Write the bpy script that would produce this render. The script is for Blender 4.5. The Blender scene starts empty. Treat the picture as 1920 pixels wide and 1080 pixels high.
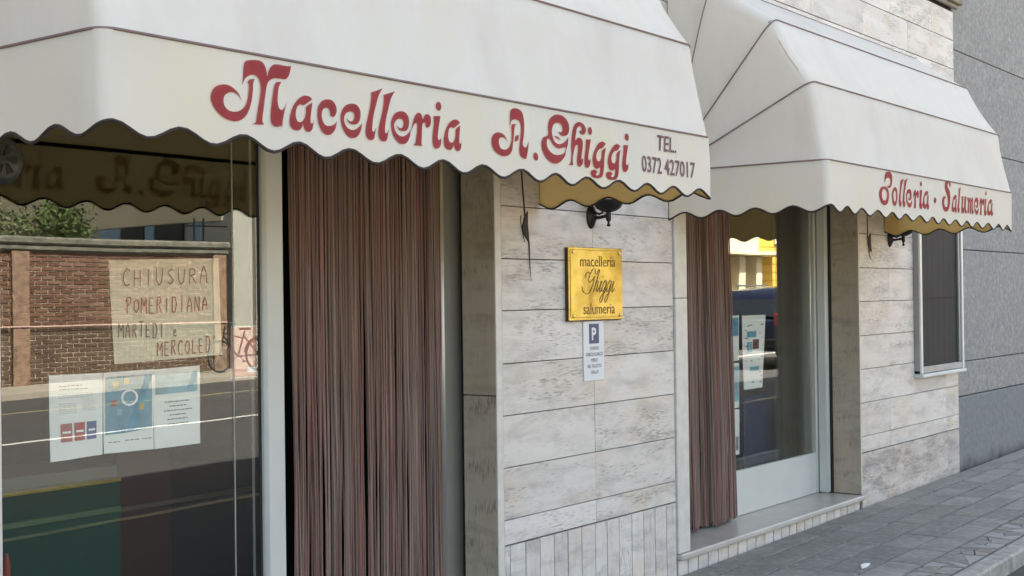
import bpy, bmesh, math, random
from math import sin, cos, pi, radians
from mathutils import Vector, Matrix, noise
from mathutils.geometry import tessellate_polygon

S = bpy.context.scene
COL = S.collection
rnd = random.Random(7)

# ------------------------------------------------------------------ camera
FPX, CH, CD = 2483.2, 1.62, 3.8566
_y, _p, _r = radians(52.98), radians(0.395), radians(-0.728)
_f = Vector((sin(_y)*cos(_p), cos(_y)*cos(_p), sin(_p)))
_rt = Vector((cos(_y), -sin(_y), 0)); _up = _rt.cross(_f)
RT = cos(_r)*_rt + sin(_r)*_up; UP = -sin(_r)*_rt + cos(_r)*_up
CAM = Vector((0, -CD, CH))
cd = bpy.data.cameras.new('camera'); cam = bpy.data.objects.new('camera', cd); COL.objects.link(cam)
cd.sensor_width = 36; cd.lens = FPX/1920*36; cd.clip_start = .05; cd.clip_end = 900
cam.matrix_world = Matrix(((RT.x, UP.x, -_f.x, CAM.x), (RT.y, UP.y, -_f.y, CAM.y), (RT.z, UP.z, -_f.z, CAM.z), (0, 0, 0, 1)))
S.camera = cam

def at(px, py, y):
    """point of the vertical plane y that the photograph shows at (px, py)"""
    d = RT*(px-960)/FPX + UP*(540-py)/FPX + _f
    return CAM + d*((y-CAM.y)/d.y)

# ------------------------------------------------------------------ light
SUN_EL = 51
W = bpy.data.worlds.new('World'); S.world = W; W.use_nodes = True
nt = W.node_tree; nt.nodes.clear()
sky = nt.nodes.new('ShaderNodeTexSky'); sky.sky_type = 'NISHITA'; sky.sun_disc = False
sky.sun_elevation = radians(SUN_EL); sky.sun_rotation = 0; sky.air_density = 1.0; sky.dust_density = 4.0; sky.ozone_density = .6
bg = nt.nodes.new('ShaderNodeBackground'); bg.inputs[1].default_value = .10
wo = nt.nodes.new('ShaderNodeOutputWorld')
wb = nt.nodes.new('ShaderNodeMix'); wb.data_type = 'RGBA'; wb.blend_type = 'MULTIPLY'; wb.inputs[0].default_value = 1; wb.inputs[7].default_value = (1.17, 1.03, .865, 1)
nt.links.new(sky.outputs[0], wb.inputs[6]); nt.links.new(wb.outputs[2], bg.inputs[0]); nt.links.new(bg.outputs[0], wo.inputs[0])
sl = bpy.data.lights.new('sun', 'SUN'); sl.energy = 5.0; sl.angle = radians(.6); sl.color = (1, .94, .85)
so = bpy.data.objects.new('sun', sl); COL.objects.link(so); so.location = (0, 20, 30)
so.rotation_euler = Vector((0.03, cos(radians(SUN_EL)), sin(radians(SUN_EL)))).to_track_quat('Z', 'Y').to_euler()
S.view_settings.view_transform = 'Standard'; S.view_settings.look = 'None'
S.view_settings.gamma = 1; S.view_settings.use_curve_mapping = False
S.view_settings.exposure = 2.8
S.cycles.max_bounces = 8; S.cycles.diffuse_bounces = 4; S.cycles.transparent_max_bounces = 12
S.cycles.use_denoising = True

# ------------------------------------------------------------------ materials
class N:
    def __init__(s, name):
        s.m = bpy.data.materials.new(name); s.m.use_nodes = True; s.t = s.m.node_tree
        s.t.nodes.clear(); s.out = s.n('ShaderNodeOutputMaterial')
    def n(s, ty, **k):
        x = s.t.nodes.new(ty)
        for a, b in k.items():
            if isinstance(a, str) and a.startswith('i_'):
                key = a[2:]; key = int(key) if key.isdigit() else key.replace('_', ' ')
                x.inputs[key].default_value = b
            else: setattr(x, a, b)
        return x
    def l(s, a, b): s.t.links.new(a, b)
    def coords(s, scale=(1, 1, 1), rand=True, kind='Object'):
        tc = s.n('ShaderNodeTexCoord'); mp = s.n('ShaderNodeMapping'); mp.inputs['Scale'].default_value = scale
        s.l(tc.outputs[kind], mp.inputs[0])
        if rand:
            oi = s.n('ShaderNodeObjectInfo'); mu = s.n('ShaderNodeVectorMath', operation='SCALE'); s.l(oi.outputs['Random'], mu.inputs['Scale'])
            mu.inputs[0].default_value = (37, 21, 53); s.l(mu.outputs[0], mp.inputs['Location'])
        return mp.outputs[0]
    def noise(s, vec, scale, detail=4, rough=.55, dist=0):
        x = s.n('ShaderNodeTexNoise'); x.inputs['Scale'].default_value = scale; x.inputs['Detail'].default_value = detail
        x.inputs['Roughness'].default_value = rough; x.inputs['Distortion'].default_value = dist; s.l(vec, x.inputs['Vector']); return x.outputs['Fac']
    def ramp(s, fac, *st):
        x = s.n('ShaderNodeValToRGB'); cr = x.color_ramp
        while len(cr.elements) < len(st): cr.elements.new(.5)
        for e, (p, c) in zip(cr.elements, st):
            e.position = p; e.color = (c, c, c, 1) if not isinstance(c, tuple) else (*c, 1)
        s.l(fac, x.inputs[0]); return x.outputs[0]
    def mix(s, fac, a, b, mode='MIX'):
        x = s.n('ShaderNodeMix', data_type='RGBA', blend_type=mode)
        for v, i in ((fac, 0), (a, 6), (b, 7)):
            if hasattr(v, 'is_linked') or hasattr(v, 'links'): s.l(v, x.inputs[i])
            else: x.inputs[i].default_value = v if i == 0 else (*v, 1)
        return x.outputs[2]
    def bump(s, h, strength=.3, dist=.002, prev=None):
        x = s.n('ShaderNodeBump'); x.inputs['Strength'].default_value = strength; x.inputs['Distance'].default_value = dist
        s.l(h, x.inputs['Height'])
        if prev: s.l(prev, x.inputs['Normal'])
        return x.outputs[0]
    def sheer(s, col, amount):
        b = [x for x in s.t.nodes if x.type == 'BSDF_PRINCIPLED'][0]; tl = s.n('ShaderNodeBsdfTranslucent'); mx = s.n('ShaderNodeMixShader'); mx.inputs[0].default_value = amount
        (s.l(col, tl.inputs[0]) if hasattr(col, 'links') else setattr(tl.inputs[0], 'default_value', (*col, 1)))
        s.l(b.outputs[0], mx.inputs[1]); s.l(tl.outputs[0], mx.inputs[2]); s.l(mx.outputs[0], s.out.inputs[0])
    def bsdf(s, color, rough=.6, metal=0, normal=None, spec=.5, **k):
        b = s.n('ShaderNodeBsdfPrincipled')
        for v, nme in ((color, 'Base Color'), (rough, 'Roughness'), (metal, 'Metallic'), (spec, 'Specular IOR Level')):
            if hasattr(v, 'links'): s.l(v, b.inputs[nme])
            else: b.inputs[nme].default_value = (*v, 1) if isinstance(v, tuple) else v
        for a, v in k.items(): b.inputs[a.replace('_', ' ')].default_value = v
        if normal: s.l(normal, b.inputs['Normal'])
        s.l(b.outputs[0], s.out.inputs[0]); return s.m

def plain(name, c, rough=.6, metal=0, var=.12, scale=8, bump=.15, spec=.5, bd=.001):
    n = N(name); v = n.coords(); f = n.noise(v, scale, 5)
    lo = tuple(x*(1-var) for x in c); hi = tuple(min(1, x*(1+var)) for x in c)
    return n.bsdf(n.ramp(f, (.3, lo), (.7, hi)), rough, metal, n.bump(n.noise(v, scale*12, 3), bump, bd), spec)

def travertine(name, hi=(.71, .685, .65), mid=(.60, .575, .54), dark=(.36, .33, .28), streak=(2.2, 2.2, 16), pit=.52, rough=.55, warm=(.62, .50, .36), soot=.6):
    n = N(name); v = n.coords(streak); w = n.coords((1.6, 1.6, 3))
    base = n.ramp(n.noise(v, 1.0, 6, .6, .4), (.25, mid), (.6, hi))
    stain = n.ramp(n.noise(w, 1.1, 3, .5), (.52, 0.0), (.74, .6))
    base = n.mix(stain, base, warm)
    oi = n.n('ShaderNodeObjectInfo'); tone = n.ramp(oi.outputs['Random'], (0, (.84, .84, .845)), (.4, (1.0, .97, .94)), (.7, (.93, .93, .93)), (1, (1.05, 1.05, 1.05)))
    base = n.mix(1.0, base, tone, 'MULTIPLY')
    pv = n.coords((streak[0]*2.2, streak[1]*2.2, streak[2]*1.9))
    p1 = n.noise(pv, 4.2, 5, .62, .3)
    patch = n.noise(n.coords((1.2, 1.2, 5)), 2.2, 3)
    th = n.n('ShaderNodeMath', operation='MULTIPLY'); n.l(p1, th.inputs[0])
    pr = n.ramp(patch, (.38, .80), (.66, 1.12)); vr = n.n('ShaderNodeMath', operation='MULTIPLY'); o2 = n.n('ShaderNodeObjectInfo')
    hsh = n.n('ShaderNodeMath', operation='FRACT'); mh = n.n('ShaderNodeMath', operation='MULTIPLY'); mh.inputs[1].default_value = 7.31; n.l(o2.outputs['Random'], mh.inputs[0]); n.l(mh.outputs[0], hsh.inputs[0])
    n.l(pr, vr.inputs[0]); n.l(n.ramp(hsh.outputs[0], (0, .84), (.6, .98), (1, 1.08)), vr.inputs[1]); n.l(vr.outputs[0], th.inputs[1])
    pits = n.ramp(th.outputs[0], (.585, 0.0), (.655, 1.0))
    veil = n.ramp(th.outputs[0], (.465, 0.0), (.62, .6))
    smo = n.ramp(n.noise(n.coords((1.3, 1.3, 4)), 2.6, 6, .65, .6), (.49, 0.0), (.70, soot))
    col = n.mix(smo, base, tuple(.62*x for x in mid))
    col = n.mix(veil, col, tuple(.72*x for x in mid))
    pm = n.n('ShaderNodeMath', operation='MULTIPLY'); n.l(pits, pm.inputs[0]); pm.inputs[1].default_value = .62
    col = n.mix(pm.outputs[0], col, dark)
    inv = n.n('ShaderNodeMath', operation='SUBTRACT'); inv.inputs[0].default_value = 1; n.l(pits, inv.inputs[1])
    nb = n.bump(inv.outputs[0], .5, .004); nb = n.bump(n.noise(w, 60, 4), .25, .001, nb)
    return n.bsdf(col, rough, 0, nb, .35)

M = {}
M['trav'] = travertine('travertine')
M['trav_old'] = travertine('stained_travertine', soot=1.0, hi=(.60, .58, .555), mid=(.40, .385, .37))
M['trav_v'] = travertine('travertine_vertical', streak=(15, 15, 2.2), soot=.8)
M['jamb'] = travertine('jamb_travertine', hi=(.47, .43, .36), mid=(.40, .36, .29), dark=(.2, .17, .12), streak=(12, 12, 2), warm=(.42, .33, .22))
M['marble'] = plain('marble_edge', (.60, .59, .55), .45, var=.10, scale=14, bump=.2)
M['sill'] = plain('doorstep_marble', (.49, .465, .42), .28, var=.12, scale=5, bump=.06)
M['joint'] = plain('dark_joint', (.035, .03, .027), .9)
M['mortar'] = plain('pale_mortar', (.34, .33, .30), .9)
n = N('awning_cloth'); v = n.coords((1, 1, 1), False); g = n.noise(n.coords((2.5, 2.5, .9), False), 1.6, 5, .6)
col = n.ramp(g, (.3, (.82, .805, .755)), (.5, (.90, .89, .85)), (.62, (.87, .86, .79)), (.75, (.905, .89, .85)))
wv = n.n('ShaderNodeTexWave'); wv.inputs['Scale'].default_value = 160; n.l(v, wv.inputs['Vector'])
nb = n.bump(n.noise(v, 5, 4), .25, .01); nb = n.bump(wv.outputs['Fac'], .05, .0006, nb)
M['cloth'] = n.bsdf(col, .85, 0, nb, .15); n.sheer((.9, .87, .78), .38)
n = N('valance_cloth'); v = n.coords((1, 1, 1), False); g = n.noise(n.coords((1.5, 1.5, .6), False), 2.1, 4, .55)
col = n.ramp(g, (.35, (.88, .87, .81)), (.50, (.91, .89, .81)), (.66, (.92, .885, .74)))
M['valance'] = n.bsdf(col, .85, 0, n.bump(n.noise(n.coords((1, 1, .35), False), 5, 4), .55, .02), .15); n.sheer((.9, .87, .76), .38)
n = N('ochre_cloth_lining'); M['lining'] = n.bsdf(n.ramp(n.noise(n.coords((1, 1, 1), False), 5, 3), (.3, (.58, .44, .21)), (.7, (.66, .51, .25))), .85); n.sheer((.95, .76, .38), .62)
M['binding'] = plain('dark_binding_tape', (.035, .022, .018), .8)
M['piping'] = plain('seam_piping', (.20, .14, .13), .8)
n = N('crimson_paint'); v = n.coords((1, 1, 1), False); rc = n.ramp(n.noise(v, 22, 4), (.3, (.26, .022, .036)), (.7, (.33, .035, .05))); M['red'] = n.bsdf(rc, .7, spec=.2); n.sheer((.9, .55, .45), .26)
M['purple'] = plain('plum_paint', (.14, .06, .085), .7, var=.12, scale=20, bump=.05)
M['alu'] = plain('brushed_aluminium', (.47, .475, .44), .38, .75, var=.05, scale=3, bump=.03)
M['alu_pale'] = plain('pale_lacquered_aluminium', (.55, .58, .56), .42, 0, var=.05, scale=3, bump=.03)
M['alu_white'] = plain('white_lacquered_frame', (.62, .65, .64), .35, 0, var=.05, scale=3, bump=.03)
M['black'] = plain('black_rubber', (.012, .012, .012), .6)
M['iron'] = plain('black_wrought_iron', (.014, .014, .016), .45, .3, bump=.4, scale=20)
M['tape'] = plain('dark_cable_tape', (.03, .028, .026), .7)
M['dark'] = plain('interior_darkness', (.010, .009, .008), .95, spec=.05)  # near-black, puts the darkness of the unlit room into the colour
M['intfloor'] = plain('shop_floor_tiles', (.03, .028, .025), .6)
M['green'] = plain('green_counter_panel', (.003, .05, .032), .6, var=.1, scale=3, spec=.1)
M['greenedge'] = plain('pale_green_edge', (.035, .07, .052), .5)
M['yellowedge'] = plain('yellow_trim', (.30, .23, .015), .5)
M['redbrown'] = plain('red_brown_panel', (.035, .013, .008), .8, spec=.1)
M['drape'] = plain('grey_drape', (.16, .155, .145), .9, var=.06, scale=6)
M['drape_shade'] = plain('shaded_grey_drape', (.085, .082, .076), .9, var=.06, scale=6)  # same drape grey with the shade of hollow folds put into the colour
M['blue'] = plain('blue_board', (.035, .045, .12), .6)
M['screen'] = plain('insect_screen', (.036, .036, .038), .7, var=.06, scale=3, bump=.1, spec=.2)
M['paper'] = plain('white_paper', (.88, .88, .87), .7, var=.03, scale=6, bump=.1)
M['oldpaper'] = plain('beige_paper', (.68, .645, .52), .8, var=.05, scale=7, bump=.2)
M['ink'] = plain('grey_print', (.22, .23, .25), .8)
M['inkred'] = plain('red_marker', (.30, .07, .05), .8)
M['inkbrown'] = plain('brown_marker', (.17, .10, .075), .8)
M['pblue'] = plain('blue_print', (.10, .30, .42), .7, var=.3, scale=14)
M['pcyan'] = plain('pale_blue_print', (.22, .45, .55), .7, var=.25, scale=11)
M['pred'] = plain('red_print', (.42, .10, .11), .7, var=.1, scale=30)
M['pnavy'] = plain('navy_print', (.04, .10, .30), .7, var=.1, scale=30)
M['ppink'] = plain('pink_poster', (.62, .20, .17), .7, var=.15, scale=10)
M['pyellow'] = plain('yellow_print', (.55, .42, .10), .7)
M['signwhite'] = plain('white_enamel', (.66, .69, .72), .35, var=.03, bump=.03)
M['signblue'] = plain('navy_enamel', (.025, .045, .17), .4, var=.05, bump=.03)
M['signtext'] = plain('sign_lettering', (.10, .11, .12), .6)
n = N('polished_brass'); v = n.coords((1, 1, 1)); 
M['brass'] = n.bsdf(n.ramp(n.noise(n.coords((3, 3, 5)), 2.5, 4), (.3, (.38, .29, .065)), (.65, (.52, .41, .12))), n.ramp(n.noise(v, 4, 3), (.3, .13), (.7, .26)), 1.0, n.bump(n.noise(v, 5, 2), .25, .006))
M['brasstext'] = plain('engraved_letters', (.22, .13, .03), .6, .3)
M['screwhead'] = plain('brass_screw', (.62, .42, .2), .3, 1)
# strands
n = N('curtain_strand'); oi = n.n('ShaderNodeObjectInfo')
c1 = n.ramp(oi.outputs['Random'], (0, (.13, .065, .045)), (.2, (.29, .19, .145)), (.38, (.18, .155, .125)), (.55, (.33, .135, .11)), (.7, (.17, .13, .11)), (.85, (.38, .28, .23)), (1, (.20, .15, .15)))
v = n.coords((60, 60, 2.5)); c1 = n.mix(n.ramp(n.noise(v, 2, 3), (.4, 0.0), (.7, .5)), c1, (.22, .135, .12))
w2 = n.n('ShaderNodeTexWave', bands_direction='Z'); w2.inputs['Scale'].default_value = 90; n.l(n.coords((1, 1, 1)), w2.inputs['Vector'])
M['strand'] = n.bsdf(c1, .9, 0, n.bump(w2.outputs['Fac'], .5, .002), .1, Sheen_Weight=.3)
# grey plaster neighbour
n = N('speckled_grey_plaster'); v = n.coords((1, 1, 1), False, 'Object')
a = n.noise(v, 28, 6, .72); b = n.noise(v, 1.2, 3)
col = n.ramp(a, (.34, (.20, .20, .196)), (.52, (.285, .283, .277)), (.66, (.39, .39, .38)))
col = n.mix(n.ramp(b, (.35, 0.0), (.7, .35)), col, (.28, .278, .27))
M['plaster'] = n.bsdf(col, .9, 0, n.bump(n.noise(v, 40, 5, .7), .7, .006), .2)
n = N('plinth_plaster'); v = n.coords((1, 1, 1), False, 'Object')
a = n.noise(v, 22, 5, .65); tcx = n.n('ShaderNodeTexCoord'); sx = n.n('ShaderNodeSeparateXYZ'); n.l(tcx.outputs['Object'], sx.inputs[0])
col = n.ramp(a, (.3, (.17, .186, .19)), (.7, (.245, .26, .26)))
ad = n.n('ShaderNodeMath', operation='MULTIPLY_ADD'); n.l(n.noise(v, 5, 5), ad.inputs[0]); ad.inputs[1].default_value = .30; n.l(sx.outputs['Z'], ad.inputs[2])
col = n.mix(n.ramp(ad.outputs[0], (.17, .85), (.32, 0.0)), col, (.055, .057, .055))
M['plinth'] = n.bsdf(col, .9, 0, n.bump(a, .5, .004), .2)
# paving
n = N('paving_stone'); oi = n.n('ShaderNodeObjectInfo'); v = n.coords((1, 1, 1))
c = n.ramp(oi.outputs['Random'], (0, (.235, .225, .20)), (.35, (.28, .268, .238)), (.7, (.33, .315, .285)), (1, (.26, .25, .23)))
c = n.mix(n.ramp(n.noise(n.coords((1, 1, 1)), 4, 5, .7), (.38, .75), (.62, 0.0)), c, (.20, .195, .175)); c = n.mix(n.ramp(n.noise(v, 24, 5), (.5, 0.0), (.72, .5)), c, (.44, .42, .39))
sc = n.n('ShaderNodeTexWave', bands_direction='X'); sc.inputs['Scale'].default_value = 3.6; sc.inputs['Distortion'].default_value = 5.5; sc.inputs['Detail'].default_value = 3; n.l(n.coords((1, 1, 1)), sc.inputs['Vector'])
g = n.ramp(sc.outputs['Fac'], (0, .5), (.035, 0.0)); c = n.mix(n.n('ShaderNodeMath', operation='MULTIPLY').outputs[0] if False else g, c, (.15, .15, .15))
M['paving'] = n.bsdf(c, .85, 0, n.bump(n.noise(v, 30, 5), .4, .003), .2)
M['paveblue'] = plain('cracked_pale_paving', (.31, .31, .295), .8, var=.12, scale=12, bump=.4, bd=.003)
M['kerb'] = plain('kerb_granite', (.31, .305, .28), .85, var=.3, scale=18, bump=.5, bd=.003)
M['grout'] = plain('paving_joint_dirt', (.028, .028, .027), .95)
n = N('asphalt'); v = n.coords((1, 1, 1), False); 
M['asphalt'] = n.bsdf(n.mix(n.ramp(n.noise(v, .5, 4), (.35, 0.0), (.7, .6)), n.ramp(n.noise(v, 90, 3), (.3, (.048, .046, .045)), (.7, (.085, .083, .08))), (.085, .08, .077)), .85, 0, n.bump(n.noise(v, 120, 3), .6, .004), .3)
M['roadpaint'] = plain('white_road_paint', (.62, .61, .58), .7, var=.15, scale=6)
M['roadyellow'] = plain('worn_yellow_road_paint', (.26, .235, .13), .7, var=.3, scale=6)
M['pavefar'] = plain('far_pavement_stone', (.33, .30, .25), .85, var=.2, scale=2, bump=.3)
M['ground'] = plain('dusty_ground', (.17, .16, .13), .95, var=.2, scale=.5)
n = N('old_brick'); oi = n.n('ShaderNodeObjectInfo'); v = n.coords((1, 1, 1)); vs = n.coords((3.2, 3.2, 11), False)
c = n.ramp(oi.outputs['Random'], (0, (.085, .045, .032)), (.5, (.15, .08, .055)), (1, (.21, .13, .095)))
c = n.mix(n.ramp(n.noise(vs, 1.1, 4), (.35, 0.0), (.7, .4)), c, (.24, .14, .10)); M['brick'] = n.bsdf(c, .9, 0, n.bump(n.noise(v, 30, 4), .5, .004), .2)
M['darkbrick'] = plain('dark_base_brick', (.10, .065, .045), .95, var=.35, scale=3, bump=.5)  # darker brick for the lower courses
M['brickmortar'] = plain('lime_mortar', (.42, .37, .29), .95, var=.12, scale=4, bump=.5)
M['moss'] = plain('mossy_coping_stone', (.16, .16, .13), .95, var=.45, scale=7, bump=.8, bd=.01)
M['palewall'] = plain('pale_grey_render', (.36, .36, .32), .9, var=.04, scale=1.5)
M['yellowwall'] = plain('ochre_yellow_render', (.62, .40, .06), .85, var=.06, scale=2)
M['cream'] = plain('cream_render', (.60, .54, .38), .85, var=.06, scale=2)
M['bluewin'] = plain('blue_shutter_paint', (.20, .32, .42), .6)
M['leaf'] = plain('leaf_green', (.075, .11, .03), .7, var=.5, scale=1.3, bump=0)
M['leaf2'] = plain('pale_leaf', (.16, .18, .10), .7, var=.4, scale=1.3, bump=0)
M['bark'] = plain('bark', (.09, .07, .05), .9)
M['carpaint'] = plain('navy_car_paint', (.012, .016, .035), .22, .3, var=.02, scale=1, bump=0)
M['tyre'] = plain('tyre_rubber', (.02, .02, .02), .8)
M['chrome'] = plain('bare_metal', (.6, .6, .6), .25, 1, bump=0)
M['taillight'] = plain('red_lens', (.6, .02, .03), .2, bump=0)
M['carglass'] = plain('tinted_car_glass', (.02, .025, .03), .05, bump=0, var=0)
M['roofslate'] = plain('flat_roof_felt', (.08, .08, .08), .95)
M['wallplain'] = plain('upper_wall_render', (.5, .48, .42), .9)
M['litter'] = plain('white_litter', (.75, .77, .78), .8)
M['saddle'] = plain('brown_saddle', (.05, .03, .02), .6)
n = N('window_glass')   # double glazing: transparent with the reflection of its four faces
ge = n.n('ShaderNodeNewGeometry'); io = n.n('ShaderNodeMapRange'); io.inputs['To Min'].default_value = 1.70; io.inputs['To Max'].default_value = 1/1.70
n.l(ge.outputs['Backfacing'], io.inputs['Value']); fr = n.n('ShaderNodeFresnel'); n.l(io.outputs[0], fr.inputs['IOR'])
tr = n.n('ShaderNodeBsdfTransparent'); tr.inputs[0].default_value = (.93, .95, .94, 1)
gl = n.n('ShaderNodeBsdfGlossy'); gl.inputs['Roughness'].default_value = .0; gl.inputs['Color'].default_value = (.95, .97, .95, 1)
nz = n.noise(n.coords((1, 1, 1), False), 1.1, 2); n.l(n.bump(nz, .05, .01), gl.inputs['Normal'])
mx = n.n('ShaderNodeMixShader'); n.l(fr.outputs[0], mx.inputs[0]); n.l(tr.outputs[0], mx.inputs[1]); n.l(gl.outputs[0], mx.inputs[2]); n.l(mx.outputs[0], n.out.inputs[0])
M['glass'] = n.m

# ------------------------------------------------------------------ helpers
def link(name, me, parent=None, kind=None):
    o = bpy.data.objects.new(name, me); COL.objects.link(o)
    if parent is not None: o.parent = parent
    if kind: o['kind'] = kind
    return o
def thing(name, label, cat, loc=(0, 0, 0), group=None):
    o = link(name, None); o.location = loc; tag(o, label, cat, group); return o
def tag(o, label, cat, group=None):
    o['label'] = label; o['category'] = cat
    if group: o['group'] = group
    return o
class MB:
    def __init__(s): s.v = []; s.f = []; s.mi = []; s.cur = 0
    def add(s, vs, fs):
        b = len(s.v); s.v += [tuple(p) for p in vs]; s.f += [tuple(i+b for i in f) for f in fs]; s.mi += [s.cur]*len(fs); return s
    def box(s, x0, x1, y0, y1, z0, z1):
        v = [(x, y, z) for z in (z0, z1) for y in (y0, y1) for x in (x0, x1)]
        return s.add(v, [(0, 2, 3, 1), (4, 5, 7, 6), (0, 1, 5, 4), (2, 6, 7, 3), (0, 4, 6, 2), (1, 3, 7, 5)])
    def bbox(s, x0, x1, y0, y1, z0, z1, b=.003):
        bm = bmesh.new(); bmesh.ops.create_cube(bm, size=1)
        for q in bm.verts: q.co = Vector(((x0+x1)/2+q.co.x*(x1-x0), (y0+y1)/2+q.co.y*(y1-y0), (z0+z1)/2+q.co.z*(z1-z0)))
        bmesh.ops.bevel(bm, geom=bm.edges[:], offset=b, segments=1, affect='EDGES', profile=.5)
        bm.verts.ensure_lookup_table(); r = s.add([q.co[:] for q in bm.verts], [[q.index for q in f.verts] for f in bm.faces]); bm.free(); return r
    def tube(s, pts, r, n=8, caps=True, flat=None):
        pts = [Vector(p) for p in pts]; R = r if isinstance(r, (list, tuple)) else [r]*len(pts); rings = []
        ref = None
        for i, p in enumerate(pts):
            t = (pts[min(i+1, len(pts)-1)]-pts[max(i-1, 0)]).normalized()
            if ref is None: ref = Vector((0, 0, 1)) if abs(t.z) < .9 else Vector((1, 0, 0))
            a = (ref-t*ref.dot(t)).normalized(); b = t.cross(a); ref = a
            rings.append([p+(a*cos(2*pi*k/n)+b*sin(2*pi*k/n))*R[i] for k in range(n)])
        vs = [q for rg in rings for q in rg]; fs = []
        for i in range(len(pts)-1):
            for k in range(n): fs.append((i*n+k, i*n+(k+1) % n, (i+1)*n+(k+1) % n, (i+1)*n+k))
        if caps: fs.append(tuple(range(n))[::-1]); fs.append(tuple((len(pts)-1)*n+k for k in range(n)))
        return s.add(vs, fs)
    def lathe(s, c, prof, n=20, axis='z', half=False):
        c = Vector(c); vs = []; fs = []
        for r, h in prof:
            for k in range(n):
                a = 2*pi*k/n; q = (cos(a)*r, sin(a)*r, h)
                if axis == 'y': q = (q[0], h, q[1])
                if axis == 'x': q = (h, q[0], q[1])
                vs.append(c+Vector(q))
        for i in range(len(prof)-1):
            for k in range(n): fs.append((i*n+k, i*n+(k+1) % n, (i+1)*n+(k+1) % n, (i+1)*n+k))
        return s.add(vs, fs)
    def quad(s, a, b, c, d): return s.add([a, b, c, d], [(0, 1, 2, 3)])
    def mesh(s, name, *mats, smooth=False):
        me = bpy.data.meshes.new(name); me.from_pydata(s.v, [], s.f)
        for m in mats: me.materials.append(m)
        if len(mats) > 1: me.polygons.foreach_set('material_index', s.mi)
        bm = bmesh.new(); bm.from_mesh(me); bmesh.ops.recalc_face_normals(bm, faces=bm.faces) if not s.__dict__.get('keep') else None; bm.to_mesh(me); bm.free()
        if smooth:
            me.polygons.foreach_set('use_smooth', [True]*len(me.polygons)); me.set_sharp_from_angle(angle=radians(40))
        me.update(); return me
    def build(s, name, mats, parent=None, kind=None, smooth=False):
        if not isinstance(mats, (list, tuple)): mats = [mats]
        return link(name, s.mesh(name, *mats, smooth=smooth), parent, kind)

def grid(mb, rowsl, flip=False):
    n_ = len(rowsl[0]); vs = [p for r_ in rowsl for p in r_]
    fs = [(i*n_+j, i*n_+j+1, (i+1)*n_+j+1, (i+1)*n_+j) for i in range(len(rowsl)-1) for j in range(n_-1)]
    mb.add(vs, [f[::-1] for f in fs] if flip else fs)
SLOPE = .0105
def gz(x): return SLOPE*(x-6.7)

_cache = {}
def boxpart(name, x0, x1, y0, y1, z0, z1, mat, parent, b=.003, jit=0):
    key = (name, round(x1-x0, 3), round(y1-y0, 3), round(z1-z0, 3), mat.name)
    if key not in _cache:
        w, d, h = x1-x0, y1-y0, z1-z0
        _cache[key] = MB().bbox(-w/2, w/2, -d/2, d/2, -h/2, h/2, b).mesh(name, mat)
    o = link(name, _cache[key], parent); o.location = ((x0+x1)/2, (y0+y1)/2+rnd.uniform(-jit, jit), (z0+z1)/2)
    return o

# ================================================================== GROUND
def sheet(name, x0, x1, y0, y1, off, mat, nx=1, kind='structure', parent=None):
    mb = MB(); mb.quad((x0, y0, gz(x0)+off), (x1, y0, gz(x1)+off), (x1, y1, gz(x1)+off), (x0, y1, gz(x0)+off))
    return mb.build(name, mat, parent, kind)
sheet('ground', -300, 400, -420, 300, -.16, M['ground'])
road = sheet('road', -60, 110, -16.5, -1.2, -.10, M['asphalt'])
for nm, ya, yb, m_ in (('white_line', -10.28, -10.15, 'roadpaint'), ('yellow_line', -13.95, -13.8, 'roadyellow'), ('yellow_line', -4.62, -4.5, 'roadyellow')):
    sheet(nm, -40, 90, ya, yb, -.096, M[m_], kind=None, parent=road)
pav = sheet('pavement', -30, 60, -1.30, .6, -.022, M['grout'])
fpav = MB(); fpav.quad((-40, -18.6, gz(-40)), (90, -18.6, gz(90)), (90, -16.2, gz(90)), (-40, -16.2, gz(-40))); fpav.quad((-40, -16.2, gz(-40)), (90, -16.2, gz(90)), (90, -16.2, gz(90)-.15), (-40, -16.2, gz(-40)-.15))
fpav.build('far_pavement', M['pavefar'], None, 'structure')
# paving stones, row by row
rows = [(-.016, -.178), (-.196, -.398), (-.416, -.613), (-.631, -.838), (-.856, -1.058), (-1.076, -1.29)]
TL = .43
def stone_mesh(name, w, d, seed, mat=None):
    r = random.Random(seed); g = .0065
    mb = MB(); x = w/2-g; y = d/2-.002
    j = lambda a: a+r.uniform(-.003, .003)
    top = [(j(-x), j(-y), 0), (j(x), j(-y), 0), (j(x), j(y), 0), (j(-x), j(y), 0)]
    low = [(p[0]*1.01, p[1]*1.02, -.010) for p in top]; bot = [(p[0]*1.01, p[1]*1.02, -.03) for p in top]
    mb.add(top+low+bot, [(0, 1, 2, 3)]+[(i, (i+1) % 4+4*0, (i+1) % 4+4, i+4) for i in range(4)]+[(i+4, (i+1) % 4+4, (i+1) % 4+8, i+8) for i in range(4)])
    return mb.mesh(name, mat or M['paving'])
for ri, (ya, yb) in enumerate(rows):
    offs = rnd.uniform(0, TL)
    var = [stone_mesh('paving_stone', TL, ya-yb, 100+ri*5+k) for k in range(4)]
    x = 3.6+offs
    while x < 17.5:
        if not (ri == 5 and 6.9 < x < 10.0):
            o = link('paving_stone', rnd.choice(var), pav); o.location = (x, (ya+yb)/2, gz(x)+rnd.uniform(-.0015, .0015))
            o.rotation_euler = (rnd.uniform(-.004, .004), -math.atan(SLOPE)+rnd.uniform(-.004, .004), rnd.uniform(-.004, .004))
        x += TL
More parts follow.
